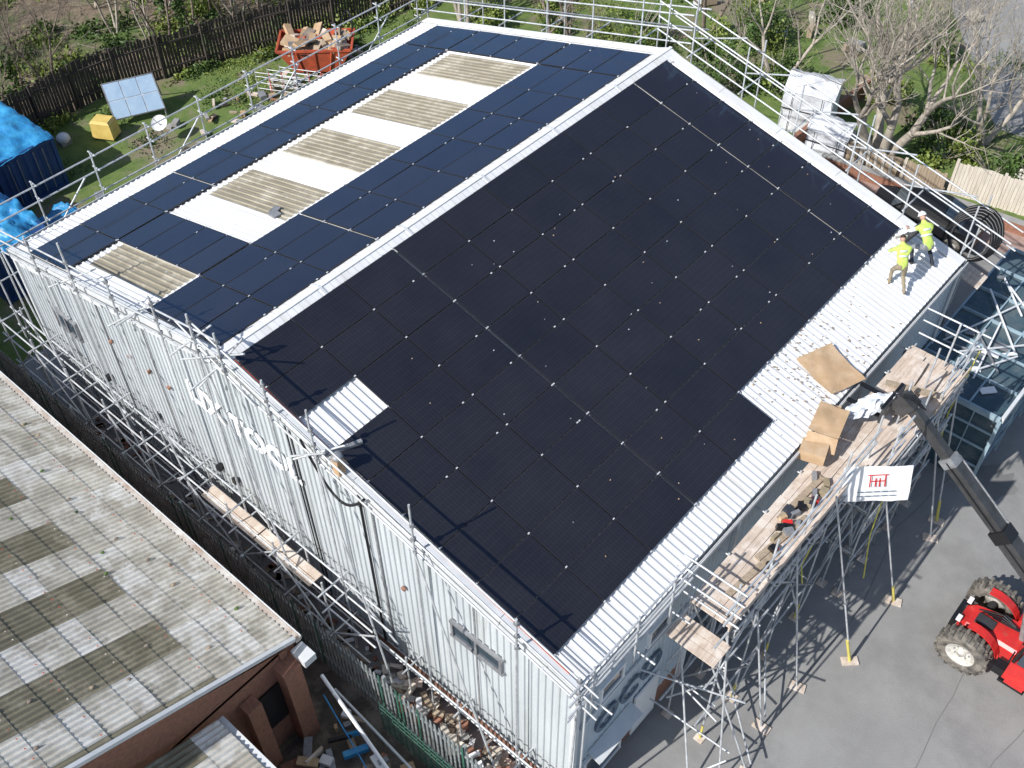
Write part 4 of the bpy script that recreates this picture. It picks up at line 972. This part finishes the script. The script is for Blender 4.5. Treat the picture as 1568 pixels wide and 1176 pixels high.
    sp=Vector(J['sp']);pel=Vector(J['pel']);ch=Vector(J['ch'])
    for t in (.25,.8):
        c=sp.lerp(ch,t) ;ax=(ch-pel).normalized();m.lathe(c,ax,[(.158,-.025),(.160,.025)],'silver',16)
    o=mk(name,m);o.location=loc;o.rotation_euler=(0,0,rz);o.scale=(sc,)*3
zf=zr(-.7)+.035
J1=dict(pel=(0,-.05,.90),sp=(0,.08,1.08),ch=(0,.25,1.28),nk=(0,.36,1.40),hd=(0,.42,1.47),look=(0,1,-.6),
 shL=(-.2,.25,1.33),elL=(-.30,.42,1.08),wrL=(-.18,.62,.98),shR=(.2,.25,1.33),elR=(.32,.40,1.08),wrR=(.22,.64,1.06),
 hiL=(-.1,-.05,.85),knL=(-.13,.24,.52),anL=(-.14,.14,.09),hiR=(.1,-.05,.85),knR=(.15,-.0,.46),anR=(.16,-.38,.12),tdL=(0,1,0),tdR=(.2,1,-.1))
worker('construction_worker',(-.85,15.25,zf),.75,J1,dict(v='hivis',s='skin',a='hivis',f='skin',t='khaki',l='khaki',b='boot'),None,.93)
J2=dict(pel=(0,-.12,.74),sp=(0,.04,.91),ch=(0,.26,1.09),nk=(0,.39,1.19),hd=(0,.46,1.25),look=(0,1,-.6),
 shL=(-.2,.27,1.13),elL=(-.33,.44,.90),wrL=(-.25,.67,.84),shR=(.2,.27,1.13),elR=(.36,.46,.95),wrR=(.30,.71,.98),
 hiL=(-.1,-.12,.70),knL=(-.24,.24,.50),anL=(-.26,.0,.09),hiR=(.1,-.12,.70),knR=(.25,.16,.44),anR=(.28,-.22,.11),tdL=(-.2,1,0),tdR=(.2,1,0))
worker('construction_worker',(-.80,16.65,zf),.95,J2,dict(v='hivis',s='skin',a='whitep',f='skin',t='tubed',l='navy',b='boot'),'whitep',1.0)
m=MB();m.box((-1.35,17.0,zr(-1.3)+.5),(.06,.5,.75),'pframe',rz=.3,ry=.5);m.beam((-1.5,16.0,zr(-1.4)+.85),(-1.3,16.4,zr(-1.2)+.8),.05,.06,'woodpale');mk('panel_offcut',m)
m=MB()
for q in range(5):
    ps=[(-.15+(.58+.04*q)*math.cos(t*.33),18.6+(.30+.03*q)*math.sin(t*.33)+.08*q,E+.25+(.55+.035*q)*math.sin(t*.33)) for t in range(20)];m.path(ps,.05,'black')
mk('rubber_hose_coil',m)
# ---------------- light
sun_dir=Vector((-.19,-.85,.74)).normalized()
el=math.asin(sun_dir.z)
sl=bpy.data.lights.new('sun','SUN');sl.energy=5.0;sl.angle=math.radians(.5);sl.color=(1,.975,.935)
so=bpy.data.objects.new('sun',sl);SC.collection.objects.link(so);so.rotation_euler=(-sun_dir).to_track_quat('-Z','Y').to_euler();so.location=(-20,-60,60)
wd=bpy.data.worlds.new('World');SC.world=wd;wd.use_nodes=True;nt=wd.node_tree
sk_=nt.nodes.new('ShaderNodeTexSky');sk_.sky_type='NISHITA';sk_.sun_disc=False;sk_.sun_elevation=el;sk_.sun_rotation=math.atan2(sun_dir.x,sun_dir.y)
nt.links.new(sk_.outputs[0],nt.nodes['Background'].inputs[0]);nt.nodes['Background'].inputs[1].default_value=.13
SC.view_settings.view_transform='Standard';SC.view_settings.look='None';SC.view_settings.exposure=0
# ---------------- camera
f,yaw,pit,rol,cx,cy=1644.45,.7282,.8221,-.0137,6.037,-8.694
fw=Vector((-math.sin(yaw)*math.cos(pit),math.cos(yaw)*math.cos(pit),-math.sin(pit)));r=Vector((math.cos(yaw),math.sin(yaw),0));u=r.cross(fw)
r2=r*math.cos(rol)+u*math.sin(rol);u2=-r*math.sin(rol)+u*math.cos(rol)
cam=bpy.data.cameras.new('camera');co=bpy.data.objects.new('camera',cam);SC.collection.objects.link(co);SC.camera=co
cam.lens=f/1568*36;cam.sensor_width=36;cam.clip_end=2000;cam.clip_start=.5
mt=Matrix((r2,u2,-fw)).transposed().to_4x4();mt.translation=Vector((cx,cy,20.6+E));co.matrix_world=mt
